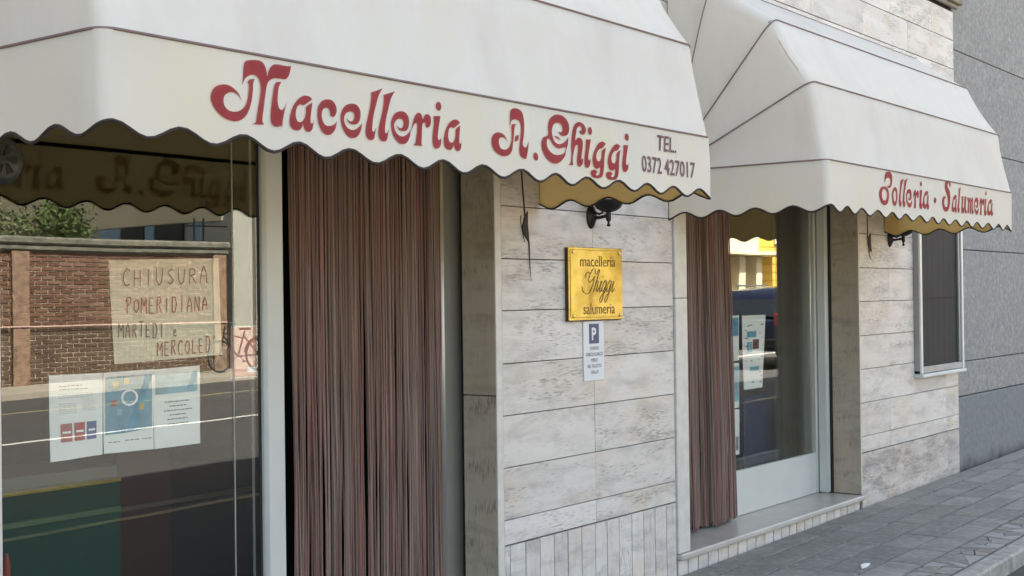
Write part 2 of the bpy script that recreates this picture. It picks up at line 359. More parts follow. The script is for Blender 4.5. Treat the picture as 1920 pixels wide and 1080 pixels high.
# cracked strip beside the kerb: irregular split stones
def crack_cells(x0, x1, y0, y1, n, seed):
    r = random.Random(seed); cells = [[(x0, y0), (x1, y0), (x1, y1), (x0, y1)]]
    def split(poly):
        cx = sum(p[0] for p in poly)/len(poly); cy = sum(p[1] for p in poly)/len(poly)
        xs = [p[0] for p in poly]; ys = [p[1] for p in poly]
        a = r.gauss(pi/2 if max(xs)-min(xs) > (max(ys)-min(ys)) else 0, .5); nx, ny = sin(a), -cos(a)
        A, B = [], []
        for i in range(len(poly)):
            p, q = poly[i], poly[(i+1) % len(poly)]
            dp = (p[0]-cx)*nx+(p[1]-cy)*ny; dq = (q[0]-cx)*nx+(q[1]-cy)*ny
            (A if dp >= 0 else B).append(p)
            if dp*dq < 0:
                t = dp/(dp-dq); m = (p[0]+t*(q[0]-p[0]), p[1]+t*(q[1]-p[1])); A.append(m); B.append(m)
        return A, B
    ar = lambda P: abs(sum(P[i][0]*P[(i+1) % len(P)][1]-P[(i+1) % len(P)][0]*P[i][1] for i in range(len(P))))/2
    while len(cells) < n:
        cells.sort(key=ar); P = cells.pop(); A, B = split(P)
        if len(A) < 3 or len(B) < 3: cells.insert(0, P); continue
        cells += [A, B]
    return cells
for P in crack_cells(6.95, 9.95, -1.29, -1.074, 58, 5):
    cx = sum(p[0] for p in P)/len(P); cy = sum(p[1] for p in P)/len(P); mb = MB(); k = len(P)
    q = [(p[0]+(.004 if p[0] < cx else -.004), p[1]+(.004 if p[1] < cy else -.004)) for p in P]
    mb.add([(a-cx, b-cy, 0) for a, b in q]+[(a-cx, b-cy, -.03) for a, b in q], [tuple(range(k))]+[(i, (i+1) % k, (i+1) % k+k, i+k) for i in range(k)])
    o = mb.build('cracked_stone', M['paveblue'] if rnd.random() < .3 else M['paving'], pav); o.location = (cx, cy, gz(cx)+rnd.uniform(-.003, .002))
# kerb stones
kerbs = link('kerb', None); kerbs['kind'] = 'structure'
for i in range(16):
    x0 = 2.2+i*1.0
    mb = MB(); mb.bbox(-.496, .496, -.062, .062, -.2, 0, .012)
    if i == 0: kme = mb.mesh('kerb_stone', M['kerb'])
    o = link('kerb_stone', kme, kerbs); o.location = (x0+.5, -1.362+rnd.uniform(-.003, .003), gz(x0+.5)+.003); o.rotation_euler = (0, -math.atan(SLOPE), 0)
# litter
mb = MB(); c = Vector((7.46, -.80, gz(7.46)+.006))
pts = [(-.07, -.012, 0), (-.02, -.02, .006), (.03, -.014, .002), (.075, -.004, .005), (.04, .014, .008), (-.03, .012, .012)]
mb.add([c+Vector(p) for p in pts]+[c+Vector((0, 0, .014))]+[c+Vector((p[0], p[1], -.004)) for p in pts], [(i, (i+1) % 6, 6) for i in range(6)]+[(i, (i+1) % 6, (i+1) % 6+7, i+7) for i in range(6)]+[tuple(range(12, 6, -1))])
tag(mb.build('paper_scrap', M['litter']), 'crumpled white paper scrap lying on the pavement', 'litter')

# ================================================================== SHOP BUILDING
bld = thing('shop_building', 'travertine clad shop building holding both shop doorways', 'building', (0, 0, 0))
XL, XS, XR, XE = 4.976, 6.795, 9.37, 11.56
Z0, ZS = -.3, .125
TOPO = 2.62     # top of openings
core = MB()
for x0, x1, z0, z1 in ((-6, 2.39, Z0, TOPO), (XL+.04, 6.70, Z0, TOPO), (XR+.03, XE-.004, Z0, TOPO), (-6, XE-.004, TOPO, 4.12)):
    core.box(x0, x1, .022, .32, z0, z1)
core.box(2.39, XL+.04, .022, .32, Z0, ZS-.04); core.box(6.70, XR+.03, .022, .32, Z0, ZS-.04)
core.build('wall_core', M['joint'], bld)
up = MB(); up.box(-6, XE, .02, .34, 4.12, 8.1); up.box(-6, XE, .36, 9, 7.8, 8.08); up.box(XE-.3, XE-.01, .36, 9, Z0, 7.8); up.box(-6, -5.7, .36, 9, Z0, 7.8); up.box(-5.69, XE-.31, 8.7, 9, Z0, 7.8)
up.build('upper_wall', M['wallplain'], bld)
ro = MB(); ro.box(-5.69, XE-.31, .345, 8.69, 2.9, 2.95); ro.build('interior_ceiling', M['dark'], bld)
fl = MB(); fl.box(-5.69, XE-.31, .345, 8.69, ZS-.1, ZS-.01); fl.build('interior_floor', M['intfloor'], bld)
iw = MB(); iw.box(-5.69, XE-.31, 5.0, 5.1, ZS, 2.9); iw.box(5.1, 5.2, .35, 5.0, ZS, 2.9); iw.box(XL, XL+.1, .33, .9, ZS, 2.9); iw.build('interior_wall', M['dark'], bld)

G = .0035
rowz = [.43, .55, .80, 1.05, 1.30, 1.555, 1.805, 2.06, 2.31, 2.56, 2.81, 3.06, 3.31, 3.56, 3.81, 4.06]
def slabrow(x0, x1, z0, z1, cuts, mat=None, y=0, name='travertine_slab', gap=G):
    xs = [x0]+[c for c in cuts if x0+.02 < c < x1-.02]+[x1]
    for a, b in zip(xs, xs[1:]):
        g = .0012
        boxpart(name, a+g, b-g, y, y+.02, z0+gap*.6, z1-gap*.6, mat or M['trav'], bld, .0016, .0012)
# pier between the doorways
for z0, z1 in zip(rowz, rowz[1:]):
    if z0 < 2.55:
        slabrow(5.03, 6.655, z0, z1, [5.825])
# vertical soldier course
vx = [5.03, 5.072, 5.198, 5.318, 5.44, 5.56, 5.684, 5.812, 5.927, 6.045, 6.175, 6.299, 6.422, 6.545, 6.655]
for a, b in zip(vx[1:-1], vx[2:]): boxpart('upright_slab', a+.0034, b-.0034, -.001, .02, -.06, .428-G, M['trav_v'], bld, .0016, .002)
boxpart('upright_slab', 5.03, 5.070, -.001, .02, -.06, .428-G, M['trav_v'], bld, .0016, .001)
# right pier
for k, (z0, z1) in enumerate(zip(rowz, rowz[1:])):
    if z0 > 2.55: break
    cut = [9.98] if k in (0, 1, 3, 5, 7) else [10.9] 
    if k in (7, 8): cut = [10.05]
    if .98 < z0+.06 < 2.2 or (z0 < .98 < z1): slabrow(9.395, 10.50, z0, z1, cut)
    else: slabrow(9.395, XE, z0, z1, cut+[11.25] if z0 < 1 else cut)
boxpart('travertine_slab', 11.25+.003, XE, 0, .02, .803, 1.0, M['trav'], bld, .0016)
boxpart('travertine_slab', 10.505, 11.247, 0, .02, .803, .955, M['trav'], bld, .0016)
slabrow(9.395, XE, -.06, .427, [11.27], M['trav_old'])
# upper rows over the openings and beyond
for k, (z0, z1) in enumerate(zip(rowz, rowz[1:])):
    if z0 < 2.55: continue
    xs = []; x = -2.0+(.37 if k % 2 else 0)
    while x < XE: xs.append(x); x += .93
    slabrow(-2.2, XE, z0, z1, xs, gap=.005)
# return of the corner, left pier
for z0, z1 in zip(rowz, rowz[1:]):
    if z0 < 2.55: slabrow(.4, 2.385, z0, z1, [1.4])
slabrow(.4, 2.385, -.1, .427, [.9, 1.4, 1.9])
mb = MB(); mb.bbox(2.385, 2.397, .001, .2, -.1, 2.6, .002); mb.build('jamb_slab', M['marble'], bld)
# jambs
def jamb(x0, x1, y0, y1, z0, z1, mat, nm='jamb_slab'): 
    m = MB(); m.bbox(x0, x1, y0, y1, z0, z1, .003); return m.build(nm, mat, bld)
jamb(XL+.001, 5.027, -.004, -.001, .0, TOPO, M['marble'], 'jamb_edge')
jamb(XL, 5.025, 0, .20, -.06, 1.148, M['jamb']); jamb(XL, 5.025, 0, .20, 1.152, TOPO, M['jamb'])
jamb(6.66, XS, -.014, .30, .128, 1.60, M['marble']); jamb(6.66, XS, -.014, .30, 1.603, TOPO, M['marble'])
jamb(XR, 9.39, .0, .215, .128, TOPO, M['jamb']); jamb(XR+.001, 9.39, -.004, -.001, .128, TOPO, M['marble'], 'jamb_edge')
# doorstep
m = MB(); m.bbox(6.665, XR-.002, -.035, .34, .088, ZS, .008); m.build('doorstep', M['sill'], bld)
m = MB(); m.bbox(2.40, XL-.002, -.02, .34, .088, ZS, .006); m.build('doorstep', M['sill'], bld)
m = MB(); m.box(6.66, XR, .014, .3, -.1, .087); m.build('riser_backing', M['grout'], bld)
tx = [6.672, 6.79, 6.91, 7.032, 7.157, 7.286, 7.414, 7.535, 7.66, 7.784, 7.908, 8.026, 8.147, 8.263, 8.39, 8.514, 8.635, 8.753, 8.877, 8.997, 9.11, 9.251, 9.345]
for a, b in zip(tx, tx[1:]): boxpart('riser_tile', a+.006, b-.006, .0, .013, -.05, .086, M['trav_v'], bld, .0015, .001)
# string course / cornice
co = MB()
for i, (d, z0, z1) in enumerate(((.035, 4.085, 4.12), (.07, 4.12, 4.16), (.045, 4.16, 4.19), (.14, 4.19, 4.26), (.18, 4.26, 4.34))):
    co.bbox(-6, XE+d, -d, .0, z0, z1, .006)
co.build('cornice', plain('weathered_cornice', (.24, .22, .17), .9, var=.3, scale=6, bump=.4), bld)

# ---- display window, left
YG = .185
wf = MB()
xa = at(497, 600, YG-.03).x; xb = at(536, 600, YG-.03).x
wf.bbox(xa, xb, YG-.03, YG+.07, ZS, TOPO, .014)          # post
wf.bbox(2.398, xa-.001, YG-.005, YG+.04, ZS, ZS+.03, .004); wf.bbox(2.398, xa-.001, YG-.005, YG+.04, TOPO-.06, TOPO, .004)
dw = wf.build('display_window', M['alu_pale'], bld, smooth=True); dw['label'] = 'big display window with notices taped inside'
xj = at(440, 760, YG).x
m = MB(); m.bbox(2.40, xj-.0025, YG, YG+.008, ZS+.03, TOPO-.06, .001); m.build('pane', M['glass'], dw)
m = MB(); m.bbox(xj+.0025, xa-.012, YG, YG+.008, ZS+.03, TOPO-.06, .001); m.build('pane', M['glass'], dw)
m = MB(); m.bbox(xj-.002, xj+.002, YG+.001, YG+.007, ZS+.03, TOPO-.06, .0005); m.build('glass_joint', plain('clear_silicone', (.35, .36, .35), .3), dw)
m = MB(); m.bbox(xa-.012, xa-.001, YG-.004, YG+.03, ZS+.03, TOPO-.06, .002); m.build('gap_strip', M['black'], dw)  # rubber gasket between pane and post
# fan vent
vc = at(2, 300, YG-.004); m = MB(); m.lathe(vc, [(.001, -.012), (.055, -.012), (.075, -.004), (.082, .0), (.082, .004)], 28, 'y'); vent = m.build('fan_vent', plain('smoked_plastic', (.035, .045, .045), .35), dw, smooth=True)
for k in range(6):
    m = MB(); a = k*pi/3; m.add([vc+Vector((cos(a+d)*r_, -.014+e, sin(a+d)*r_)) for r_, d, e in ((.015, 0, 0), (.05, -.25, 0), (.055, .25, -.003), (.018, .5, -.003))]+[vc+Vector((cos(a+d)*r_, -.0125, sin(a+d)*r_)) for r_, d in ((.015, 0), (.05, -.25), (.055, .25), (.018, .5))], [(0, 1, 2, 3), (0, 4, 5, 1), (1, 5, 6, 2), (2, 6, 7, 3), (3, 7, 4, 0)]); 
    m.build('fan_blade', M['black'], dw)
# ---- door opening 1 frame
xc, xd = at(826, 700, .25).x, at(867, 700, .25).x
m = MB(); m.bbox(xc, xd, .235, .33, ZS, TOPO, .016); dfr = m.build('door_frame', M['alu'], bld, smooth=True)
m = MB(); m.bbox(xd+.002, XL+.03, .22, .34, ZS, TOPO, .002); m.build('dark_gap_fill', M['black'], dfr)  # black filler standing for the dark gap between post and jamb
m = MB(); m.bbox(xb+.001, xb+.055, .23, .33, ZS, TOPO, .002); m.build('dark_gap_fill', M['black'], dfr)  # black filler standing for the dark gap between post and curtain
m = MB(); m.box(xb+.06, xc-.005, .40, .42, ZS, TOPO); m.build('dark_doorway_sheet', M['dark'], dfr)  # near-black sheet standing for the dark interior behind the strands

# ---- shop window 2 (right half of doorway)
YP = .325
xl2 = at(1384, 900, YP).x; xr2 = at(1521, 848, YP).x
zt = at(1388, 881, YP).z
m = MB(); m.bbox(XS+.0, 9.395-.03, YP-.0, YP+.03, ZS, zt, .002)
m2 = MB(); xo = 9.368
m2.bbox(xr2, xr2+.055, YP-.012, YP+.05, zt, TOPO, .004)
fw = m2.build('side_window', M['alu'], bld, smooth=True); fw['label'] = 'glazed door side panel above pale kick plate'
m = MB(); m.bbox(xl2-.13, xr2+.055, YP-.012, YP+.02, ZS+.002, zt-.002, .003); m.build('kick_panel', M['alu_pale'], fw)
m = MB(); m.bbox(xr2+.056, 9.35, YP-.02, YP+.05, ZS+.002, TOPO, .003); m.build('frame_return', M['alu_pale'], fw)
m = MB(); m.bbox(9.30, 9.352, .225, YP-.022, ZS+.002, TOPO, .012); m.build('frame_post', M['alu_pale'], fw, smooth=True)
m = MB(); m.bbox(9.353, 9.369, .216, .33, ZS+.002, TOPO, .002); m.build('gap_strip', M['black'], fw)  # black filler standing for the dark gap along the jamb
m = MB(); m.bbox(xl2-.13, xr2-.001, YP, YP+.008, zt, TOPO, .001); m.build('pane', M['glass'], fw)

# ---- small window with insect screen, protruding box
sw = MB(); d = -.048
X0, X1, ZB, ZT2 = 10.503, 11.545, .958, 2.45
bw = thing('screened_window', 'narrow dark screened window in a pale metal box frame at the far corner', 'window', (0, 0, 0))
m = MB(); m.bbox(X0, X0+.022, d+.006, .05, ZB+.02, ZT2, .003); m.bbox(X1-.022, X1, d+.006, .05, ZB+.02, ZT2, .003); m.bbox(X0+.023, X1-.023, d+.006, .05, ZT2-.03, ZT2, .003); m.build('box_frame', plain('grey_zinc', (.33, .33, .32), .5, .3), bw)
m = MB(); m.bbox(X0-.002, X0+.04, d-.012, d+.005, ZB+.0, ZT2, .003); m.bbox(X1-.035, X1+.004, d-.012, d+.005, ZB, ZT2, .003); m.build('trim', M['alu_white'], bw)
m = MB(); m.bbox(X0-.01, X1+.008, d-.03, .0, ZB-.03, ZB-.002, .004); m.build('sill', M['alu_white'], bw)
m = MB(); m.bbox(X0+.045, X1-.04, d-.006, d+.012, ZB+.003, ZB+.055, .003); m.build('bottom_rail', plain('grey_rail', (.36, .36, .35), .5), bw)
m = MB(); m.bbox(X1-.10, X1-.06, d-.004, d+.014, ZB+.06, ZT2-.03, .003); m.build('inner_stile', plain('teal_stile', (.19, .22, .22), .4), bw)
m = MB(); m.keep = True; grid(m, [[(X0+.045+(X1-X0-.15)*k/60, d+.016+.0010*sin(k*1.05)*sin(k*.37), z) for k in range(61)] for z in (ZB+.058, ZT2-.03)])
m.build('screen', M['screen'], bw)
m = MB(); m.bbox(X0+.045, X1-.105, d+.007, d+.0105, 1.57, 1.576, .0005); m.build('screen_bar', M['screen'], bw)

# ================================================================== AWNINGS
RIBS = [(.97, 2.33), (.885, 2.757), (.665, 3.12), (.284, 3.385), (.012, 3.47)]
PIV = 2.33
def plan(x0, x1, dep, r, off=0):
    """U-shaped plan line of a rib: wall, left side, rounded corner, front, corner, right side"""
    x0 += off; x1 -= off; dep -= off; r = min(r, dep*.8); P = []
    for i in range(14): P.append((x0, -(dep-r)*i/13))
    for i in range(1, 7): a = pi/2*i/7; P.append((x0+r-r*cos(a), -(dep-r)-r*sin(a)))
    for i in range(61): P.append((x0+r+(x1-x0-2*r)*i/60, -dep))
    Q = [(x0+x1-p[0], p[1]) for p in P[:20]][::-1]
    return P+Q
def wave(x, z, amp=.0035): return amp*(sin(x*9.1+z*3)+.7*sin(x*4.3-z*9+1.3))
def rib_line(x0, x1, k, off=0, r=.055):
    dep, z = RIBS[k]
    return [(x, y, PIV+(z-PIV)*min(1, abs(y)/max(dep-off, 1e-4))) for x, y in plan(x0, x1, dep, r, off)]
def level(x0, x1, k, t, off):
    A = rib_line(x0, x1, k, off); B = rib_line(x0, x1, k+1, off, .055 if k < 3 else .008); out = []
    for i, (a, b) in enumerate(zip(A, B)):
        p = Vector(a).lerp(Vector(b), t)
        nf = Vector((0, 1, -.35)) if 16 <= i <= 85 else Vector((1 if i < 50 else -1, 0, 0))
        w = .010*sin(pi*t)*(1 if k < 4 else 0)*min(1, abs(a[1])*3)
        nz_ = noise.noise(Vector((p.x*3.1, p.y*3.1, p.z*2.2+off*0)))*.010*sin(pi*t)
        out.append(p+nf.normalized()*(w+nz_)+Vector((0, .003*sin(p.x*7+k*2)*sin(pi*t), 0)))
    return out
def densify(P, step):
    out = []; s = 0; S_ = []
    for a, b in zip(P, P[1:]):
        a, b = Vector(a), Vector(b); L = (b-a).length; k = max(1, int(L/step))
        for i in range(k): out.append(a.lerp(b, i/k)); S_.append(s+L*i/k)
        s += L
    out.append(Vector(P[-1])); S_.append(s); return out, S_
def valance_line(x0, x1, off):
    P, Sx = densify([(x, y, 0) for x, y in plan(x0, x1, .97, .035, off)], .018)
    # arc length of the first front peak
    best = min(range(len(P)), key=lambda i: abs(P[i].x-(x0+.034))+abs(P[i].y+.97)); s0 = Sx[best]
    bot = [2.071+.0185*cos(2*pi*(s-s0)/.2217)+.003*sin(s*1.7) for s in Sx]
    return P, Sx, bot
def awning(x0, x1, label):
    t = thing('awning', label, 'awning', (0, 0, 0), 'cream dome awnings over the shop front')
    cp = MB(); cp.keep = True
    for off, mi in ((0, 0), (.004, 1)):
        cp.cur = mi; rows_ = []
        for k in range(4):
            for j in range(5 if k < 3 else 6):
                if j == 0 and k > 0: continue
                rows_.append(level(x0, x1, k, j/(4 if k < 3 else 5), off))
        grid(cp, rows_, mi == 1)
    cp.build('canopy', [M['cloth'], M['lining']], t, smooth=True)
    va = MB(); va.keep = True
    for off, mi in ((0, 0), (.004, 1)):
        va.cur = mi; P, Sx, bot = valance_line(x0, x1, off); rows_ = []
        for j in range(7):
            tt = j/6; row = []
            for p, s, b in zip(P, Sx, bot):
                z = 2.328*(1-tt)+b*tt; side = abs(p.y) < .93
                w = wave(p.x if not side else p.y+p.x, z)*(min(1, tt*2.5))
                q = Vector((p.x+(w*(1 if p.x < (x0+x1)/2 else -1) if side else 0), p.y+(0 if side else w), z)); row.append(q)
            rows_.append(row)
        grid(va, rows_, mi == 1)
        if mi == 0: edge = rows_[-1]
    vo = va.build('valance', [M['valance'], M['lining']], t, smooth=True)
    b = MB(); b.tube([p+Vector((0, .002, 0)) for p in edge], .0052, 6); b.build('edge_binding', M['binding'], vo, smooth=True)
    b = MB(); b.tube([edge[0], Vector((edge[0].x, edge[0].y, 2.33))], .0042, 6); b.tube([edge[-1], Vector((edge[-1].x, edge[-1].y, 2.33))], .0042, 6); b.build('edge_binding', M['binding'], vo)
    for k in range(4):
        L = [(p[0], p[1], p[2]) for p in rib_line(x0, x1, k)]
        L = [Vector((p[0]+(-.002 if i < 17 else (.002 if i > 83 else 0)), p[1]-(.002 if 13 < i < 87 else 0), p[2]+.001)) for i, p in enumerate(L)]
        b = MB(); b.tube(L, .0042 if k < 3 else .003, 6); b.build('seam_piping', M['piping'], t, smooth=True)
        L2 = [Vector((min(max(p.x, x0+.022), x1-.022), min(p.y+.02, .0), p.z-.004)) for p in L]
        b = MB(); b.tube(L2, .010, 6); b.build('rib', M['iron'], t, smooth=True)
    return t, vo
A1X, A2X = (2.085, 5.345), (6.62, 9.90)
aw1, val1 = awning(*A1X, 'large cream awning lettered for the butcher, nearer of the two')
aw2, val2 = awning(*A2X, 'cream awning lettered for poultry and cold cuts above the far doorway')

# ---- lettering traced as outlines; a repeated point is a sharp corner
def spl(P, sub=4):
    """closed Catmull-Rom; items are (x, y) or (x, y, 1) for a corner"""
    n_ = len(P); out = []
    for i in range(n_):
        p0, p1, p2, p3 = P[i-1], P[i], P[(i+1) % n_], P[(i+2) % n_]
        a = Vector(p1[:2]); b = Vector(p2[:2])
        m1 = (b-Vector(p0[:2]))*.5 if len(p1) == 2 else (b-a)*.6
        m2 = (Vector(p3[:2])-a)*.5 if len(p2) == 2 else (b-a)*.6
        L = (b-a).length
        if m1.length > L*1.1: m1 *= L*1.1/m1.length
        if m2.length > L*1.1: m2 *= L*1.1/m2.length
        for j in range(sub):
            t = j/sub; t2 = t*t; t3 = t2*t
            out.append(a*(2*t3-3*t2+1)+m1*(t3-2*t2+t)+b*(-2*t3+3*t2)+m2*(t3-t2))
    return out
def ell(cx, cy, rx, ry, tilt=0, n_=14): return [(cx+rx*cos(a)+tilt*ry*sin(a), cy+ry*sin(a)) for a in [2*pi*k/n_ for k in range(n_)]]
c_ = 1
GL = {
 'M': [[(378,548,c_),(345,490),(300,455),(250,452),(205,480),(192,530),(205,590),(245,632),(300,648),(360,635),(410,590),(435,520),(447,430),(448,370),(435,352,c_),(460,320),(512,316,c_),(495,360),(488,440),(475,540),(450,630),(410,700),(340,742),(270,738),(180,695),(110,620),(68,530),(70,460),(105,400),(170,372),(240,378),(305,420),(350,475)],
       [(378,378,c_),(392,290),(402,200),(412,148,c_),(440,128),(520,122),(585,135),(620,180),(635,240),(641,292,c_),(660,230),(695,178),(740,165),(820,180),(868,186),(888,178,c_),(880,230),(860,290),(828,318),(760,310),(700,312),(655,340),(630,400),(615,500),(600,620),(588,740),(606,778,c_),(480,775,c_),(520,755),(530,700),(545,600),(565,480),(572,400),(560,330),(530,285),(480,275),(425,300),(395,345)],
       [(788,345,c_),(740,345),(715,380),(700,450),(685,560),(675,660),(677,740),(700,785),(745,800),(785,790),(794,814,c_),(802,740),(820,640),(848,530,c_),(825,590),(795,628),(765,615),(748,560),(748,470),(762,390)]],
 'a': [[(1110,520,c_),(1075,490),(1020,483),(960,520),(910,590),(880,680),(874,760),(900,815),(950,835),(985,826),(1008,790),(1016,770),(1027,812),(1050,842),(1085,848),(1115,815),(1130,720,c_),(1115,762),(1095,755),(1095,690),(1112,550,c_),(1050,592),(1045,640),(1035,700),(1005,745),(965,745),(942,710),(938,650),(955,590),(985,570),(1020,580)]],
 'c': [[(1365,735,c_),(1350,820),(1310,870),(1270,880),(1220,850),(1180,770),(1165,680),(1170,600),(1205,540),(1255,520),(1310,530),(1350,580),(1360,640),(1340,690),(1300,690),(1295,650),(1280,615),(1245,605),(1215,630),(1208,690),(1225,750),(1260,785),(1310,785),(1345,765)]],
 'e': [[(355,540,c_),(345,620),(310,690),(260,712),(200,690),(145,610),(118,510),(125,420),(165,350),(230,325),(290,340),(330,400),(335,480),(310,545),(265,560),(215,545),(175,480,c_),(215,520),(250,520),(268,480),(262,430),(225,412),(180,430),(155,480),(165,550),(200,600),(250,622),(300,605),(340,565)]],
 'l': [[(575,155,c_),(525,175),(445,200,c_),(450,240),(445,320),(425,440),(400,560),(393,650),(410,710),(450,738),(485,720),(500,650),(510,590,c_),(490,635),(470,640),(465,600),(475,480),(500,360),(530,240)]],
 'r': [[(890,650,c_),(910,560),(938,470),(970,430),(1010,440),(1030,500),(1050,460),(1085,443),(1120,475),(1125,530),(1110,580),(1080,598),(1060,575),(1058,545),(1030,545),(1020,600),(1015,700),(1010,780),(1022,805,c_),(915,795,c_),(940,770),(955,690),(965,600),(960,545),(930,560)]],
 'i': [[(1155,465,c_),(1235,465,c_),(1225,520),(1205,640),(1200,715),(1215,738),(1240,710,c_),(1232,790),(1200,830),(1160,825),(1138,770),(1140,680),(1155,560)]],
 'A': [[(300,465,c_),(270,420),(235,405),(205,425),(203,480),(225,530),(270,545),(310,520),(335,450),(340,360),(338,290),(345,258,c_),(395,255,c_),(375,290),(365,360),(355,460),(345,550),(310,605),(250,618),(190,590),(140,530),(122,450),(135,385),(175,352),(225,355),(270,395)],
       [(315,300,c_),(325,200),(330,120),(350,85),(400,80),(450,105),(475,170),(480,260),(472,380),(460,480),(480,520),(505,510),(528,445,c_),(518,560),(500,650,c_),(465,640),(430,600),(425,510),(435,400),(443,300),(430,230),(390,205),(345,215),(325,260)],
       [(415,378,c_),(412,430),(375,460,c_),(378,400)]],
 'h': [[(988,715,c_),(1020,690),(1030,600),(1025,480),(1035,340),(1060,260),(1105,232),(1160,260),(1188,320),(1170,370),(1135,370),(1112,335,c_),(1140,325),(1135,290),(1110,280),(1085,310),(1075,380),(1070,440),(1100,410),(1140,420),(1158,470),(1150,580),(1145,650),(1163,640,c_),(1160,700),(1130,735),(1100,715),(1095,640),(1105,540),(1098,490),(1075,500),(1055,570),(1045,650),(1052,718,c_)]],
 'g': [[(1410,478,c_),(1375,452),(1335,470),(1290,550),(1270,640),(1285,730),(1320,760),(1350,740),(1355,765),(1350,810),(1325,835),(1308,818),(1330,795,c_),(1300,770),(1262,775),(1252,815),(1280,855),(1340,865),(1380,840),(1395,760),(1400,620),(1412,520,c_),(1370,557),(1368,620),(1350,670),(1325,670),(1310,620),(1320,570),(1345,535),(1375,525)]],
 'P': [[(186,300,c_),(190,225),(198,178),(216,156),(250,148),(280,178),(291,250),(286,310),(272,345),(250,362),(228,350),(222,335,c_),(246,332),(264,305),(268,262),(256,234),(234,228),(206,244)],
       [(180,340),(145,348),(122,390),(118,440),(130,510),(155,560),(190,582),(225,560),(245,490),(246,420),(232,375),(205,345)], [(180,368),(160,395),(152,440),(160,500),(190,522),(214,500),(224,440),(214,400)]],
 'S': [[(1005,300,c_),(1000,345),(1025,400),(1035,480),(1030,590),(1010,650),(980,665),(955,640),(938,580),(935,510),(955,470),(985,480,c_),(968,500),(960,550),(975,600),(1000,600),(1008,540),(1000,470),(980,410),(968,350),(975,290),(1000,268),(1030,280),(1040,330),(1030,355,c_),(1018,310)]],
 'u': [[(0,0,c_),(35,0,c_),(28,80),(24,150),(34,165),(48,150),(54,70),(58,0,c_),(92,0,c_),(86,100),(84,180),(95,200),(104,180,c_),(98,230),(80,240),(62,215),(54,185),(40,230),(20,240),(4,215),(0,150),(4,70)]],
 'm': [[(0,25,c_),(20,0),(36,20),(40,50),(56,8),(72,10),(80,50),(98,8),(118,10),(126,50),(122,150),(128,180),(142,160,c_),(136,215),(116,225),(102,200),(100,130),(104,70),(96,50),(88,80),(84,220,c_),(58,218,c_),(62,130),(64,70),(56,52),(46,90),(40,215,c_),(10,212,c_),(20,120),(22,50)]],
 'o': [[(40,0),(70,15),(84,70),(80,150),(60,215),(38,225),(12,195),(0,120),(6,50)], [(42,40),(26,75),(24,130),(38,175),(54,170),(64,120),(62,60)]],
}
GL['G'] = [[(875,338,c_),(902,350),(922,325),(910,265),(865,240),(820,260),(798,320),(800,375),(812,420),(838,462),(880,482),(930,468),(968,435),(992,400,c_),(985,480),(965,560),(950,620),(900,680),(830,702),(750,660),(690,570),(672,480),(690,410),(750,378),(752,280),(775,200),(830,155),(890,150),(950,185),(990,250),(998,320),(980,375),(930,392),(892,375)],
           [(742,425),(738,500),(775,565),(840,602),(910,598),(952,570),(966,520,c_),(930,522),(870,530),(812,490),(775,432)]]
G_STROKE = [(818,390,c_),(862,398),(908,440,c_),(855,416)]
def bounds(loops):
    xs = [p[0] for l in loops for p in l]; ys = [p[1] for l in loops for p in l]; return min(xs), min(ys), max(xs), max(ys)
def letters(parent, items, mat, y=-.97, name='letter'):
    """items: (loops in photograph px, holes?)"""
    for loops, holes in items:
        mb = MB(); mb.keep = True
        if holes: sets = [loops]
        else: sets = [[l] for l in loops]
        for st in sets:
            ls = [[Vector((at(p.x, p.y, y).x, 0, at(p.x, p.y, y).z)) for p in spl(l)] for l in st]
            flat = [p for l in ls for p in l]
            tri = tessellate_polygon([[Vector((p.x, p.z, 0)) for p in l] for l in ls])
            vs = [(p.x, y-.003+wave(p.x, p.z)*min(1, (2.328-p.z)/.257*2.5), p.z) for p in flat]; ft = []
            for a, b, c in tri:
                A, B, C_ = (Vector((flat[i].x, flat[i].z)) for i in (a, b, c))
                ft.append((a, b, c) if (B-A).cross(C_-A) > 0 else (a, c, b))
            mb.add(vs, ft)
        mb.build(name, mat, parent)
def mp(loops, o, sc, box=None):
    """glyph coordinates -> photo px. o, sc: crop origin and scale; box: target bbox in crop coordinates"""
    if box:
        x0, y0, x1, y1 = bounds(loops); sx = (box[2]-box[0])/(x1-x0); sy = (box[3]-box[1])/(y1-y0)
        loops = [[(box[0]+(p[0]-x0)*sx, box[1]+(p[1]-y0)*sy, *p[2:]) for p in l] for l in loops]
    return [[(o[0]+p[0]/sc, o[1]+p[1]/sc, *p[2:]) for p in l] for l in loops]
oA, oB, oC, oD = (380, 90), (620, 140), (900, 190), (1630, 300)
it = [(mp(GL['M'], oA, 5.4), 0), (mp(GL['a'], oA, 5.4), 0), (mp(GL['c'], oA, 5.4), 0), (mp(GL['e'], oB, 6), 0), (mp(GL['l'], oB, 6), 0),
      (mp(GL['l'], oB, 6, (533, 185, 715, 752)), 0), (mp(GL['e'], oB, 6, (672, 412, 890, 782)), 0), (mp(GL['r'], oB, 6), 0),
      (mp(GL['i'], oB, 6)+mp([ell(1212, 355, 31, 50, .1)], oB, 6), 0), (mp(GL['a'], oB, 6, (1268, 505, 1476, 860)), 0),
      (mp(GL['A'], oC, 6), 0), (mp([ell(608, 622, 26, 46, .15)], oC, 6), 0), (mp(GL['G'], oC, 6), 1), (mp([G_STROKE], oC, 6), 0), (mp(GL['h'], oC, 6), 0),
      (mp(GL['i'], oC, 6, (1180, 428, 1250, 745))+mp([ell(1233, 333, 22, 44, .1)], oC, 6), 0), (mp(GL['g'], oC, 6), 0),
      (mp(GL['g'], oC, 6, (1418, 480, 1572, 885)), 0), (mp(GL['i'], oC, 6, (1593, 493, 1662, 795))+mp([ell(1643, 403, 22, 42, .1)], oC, 6), 0)]
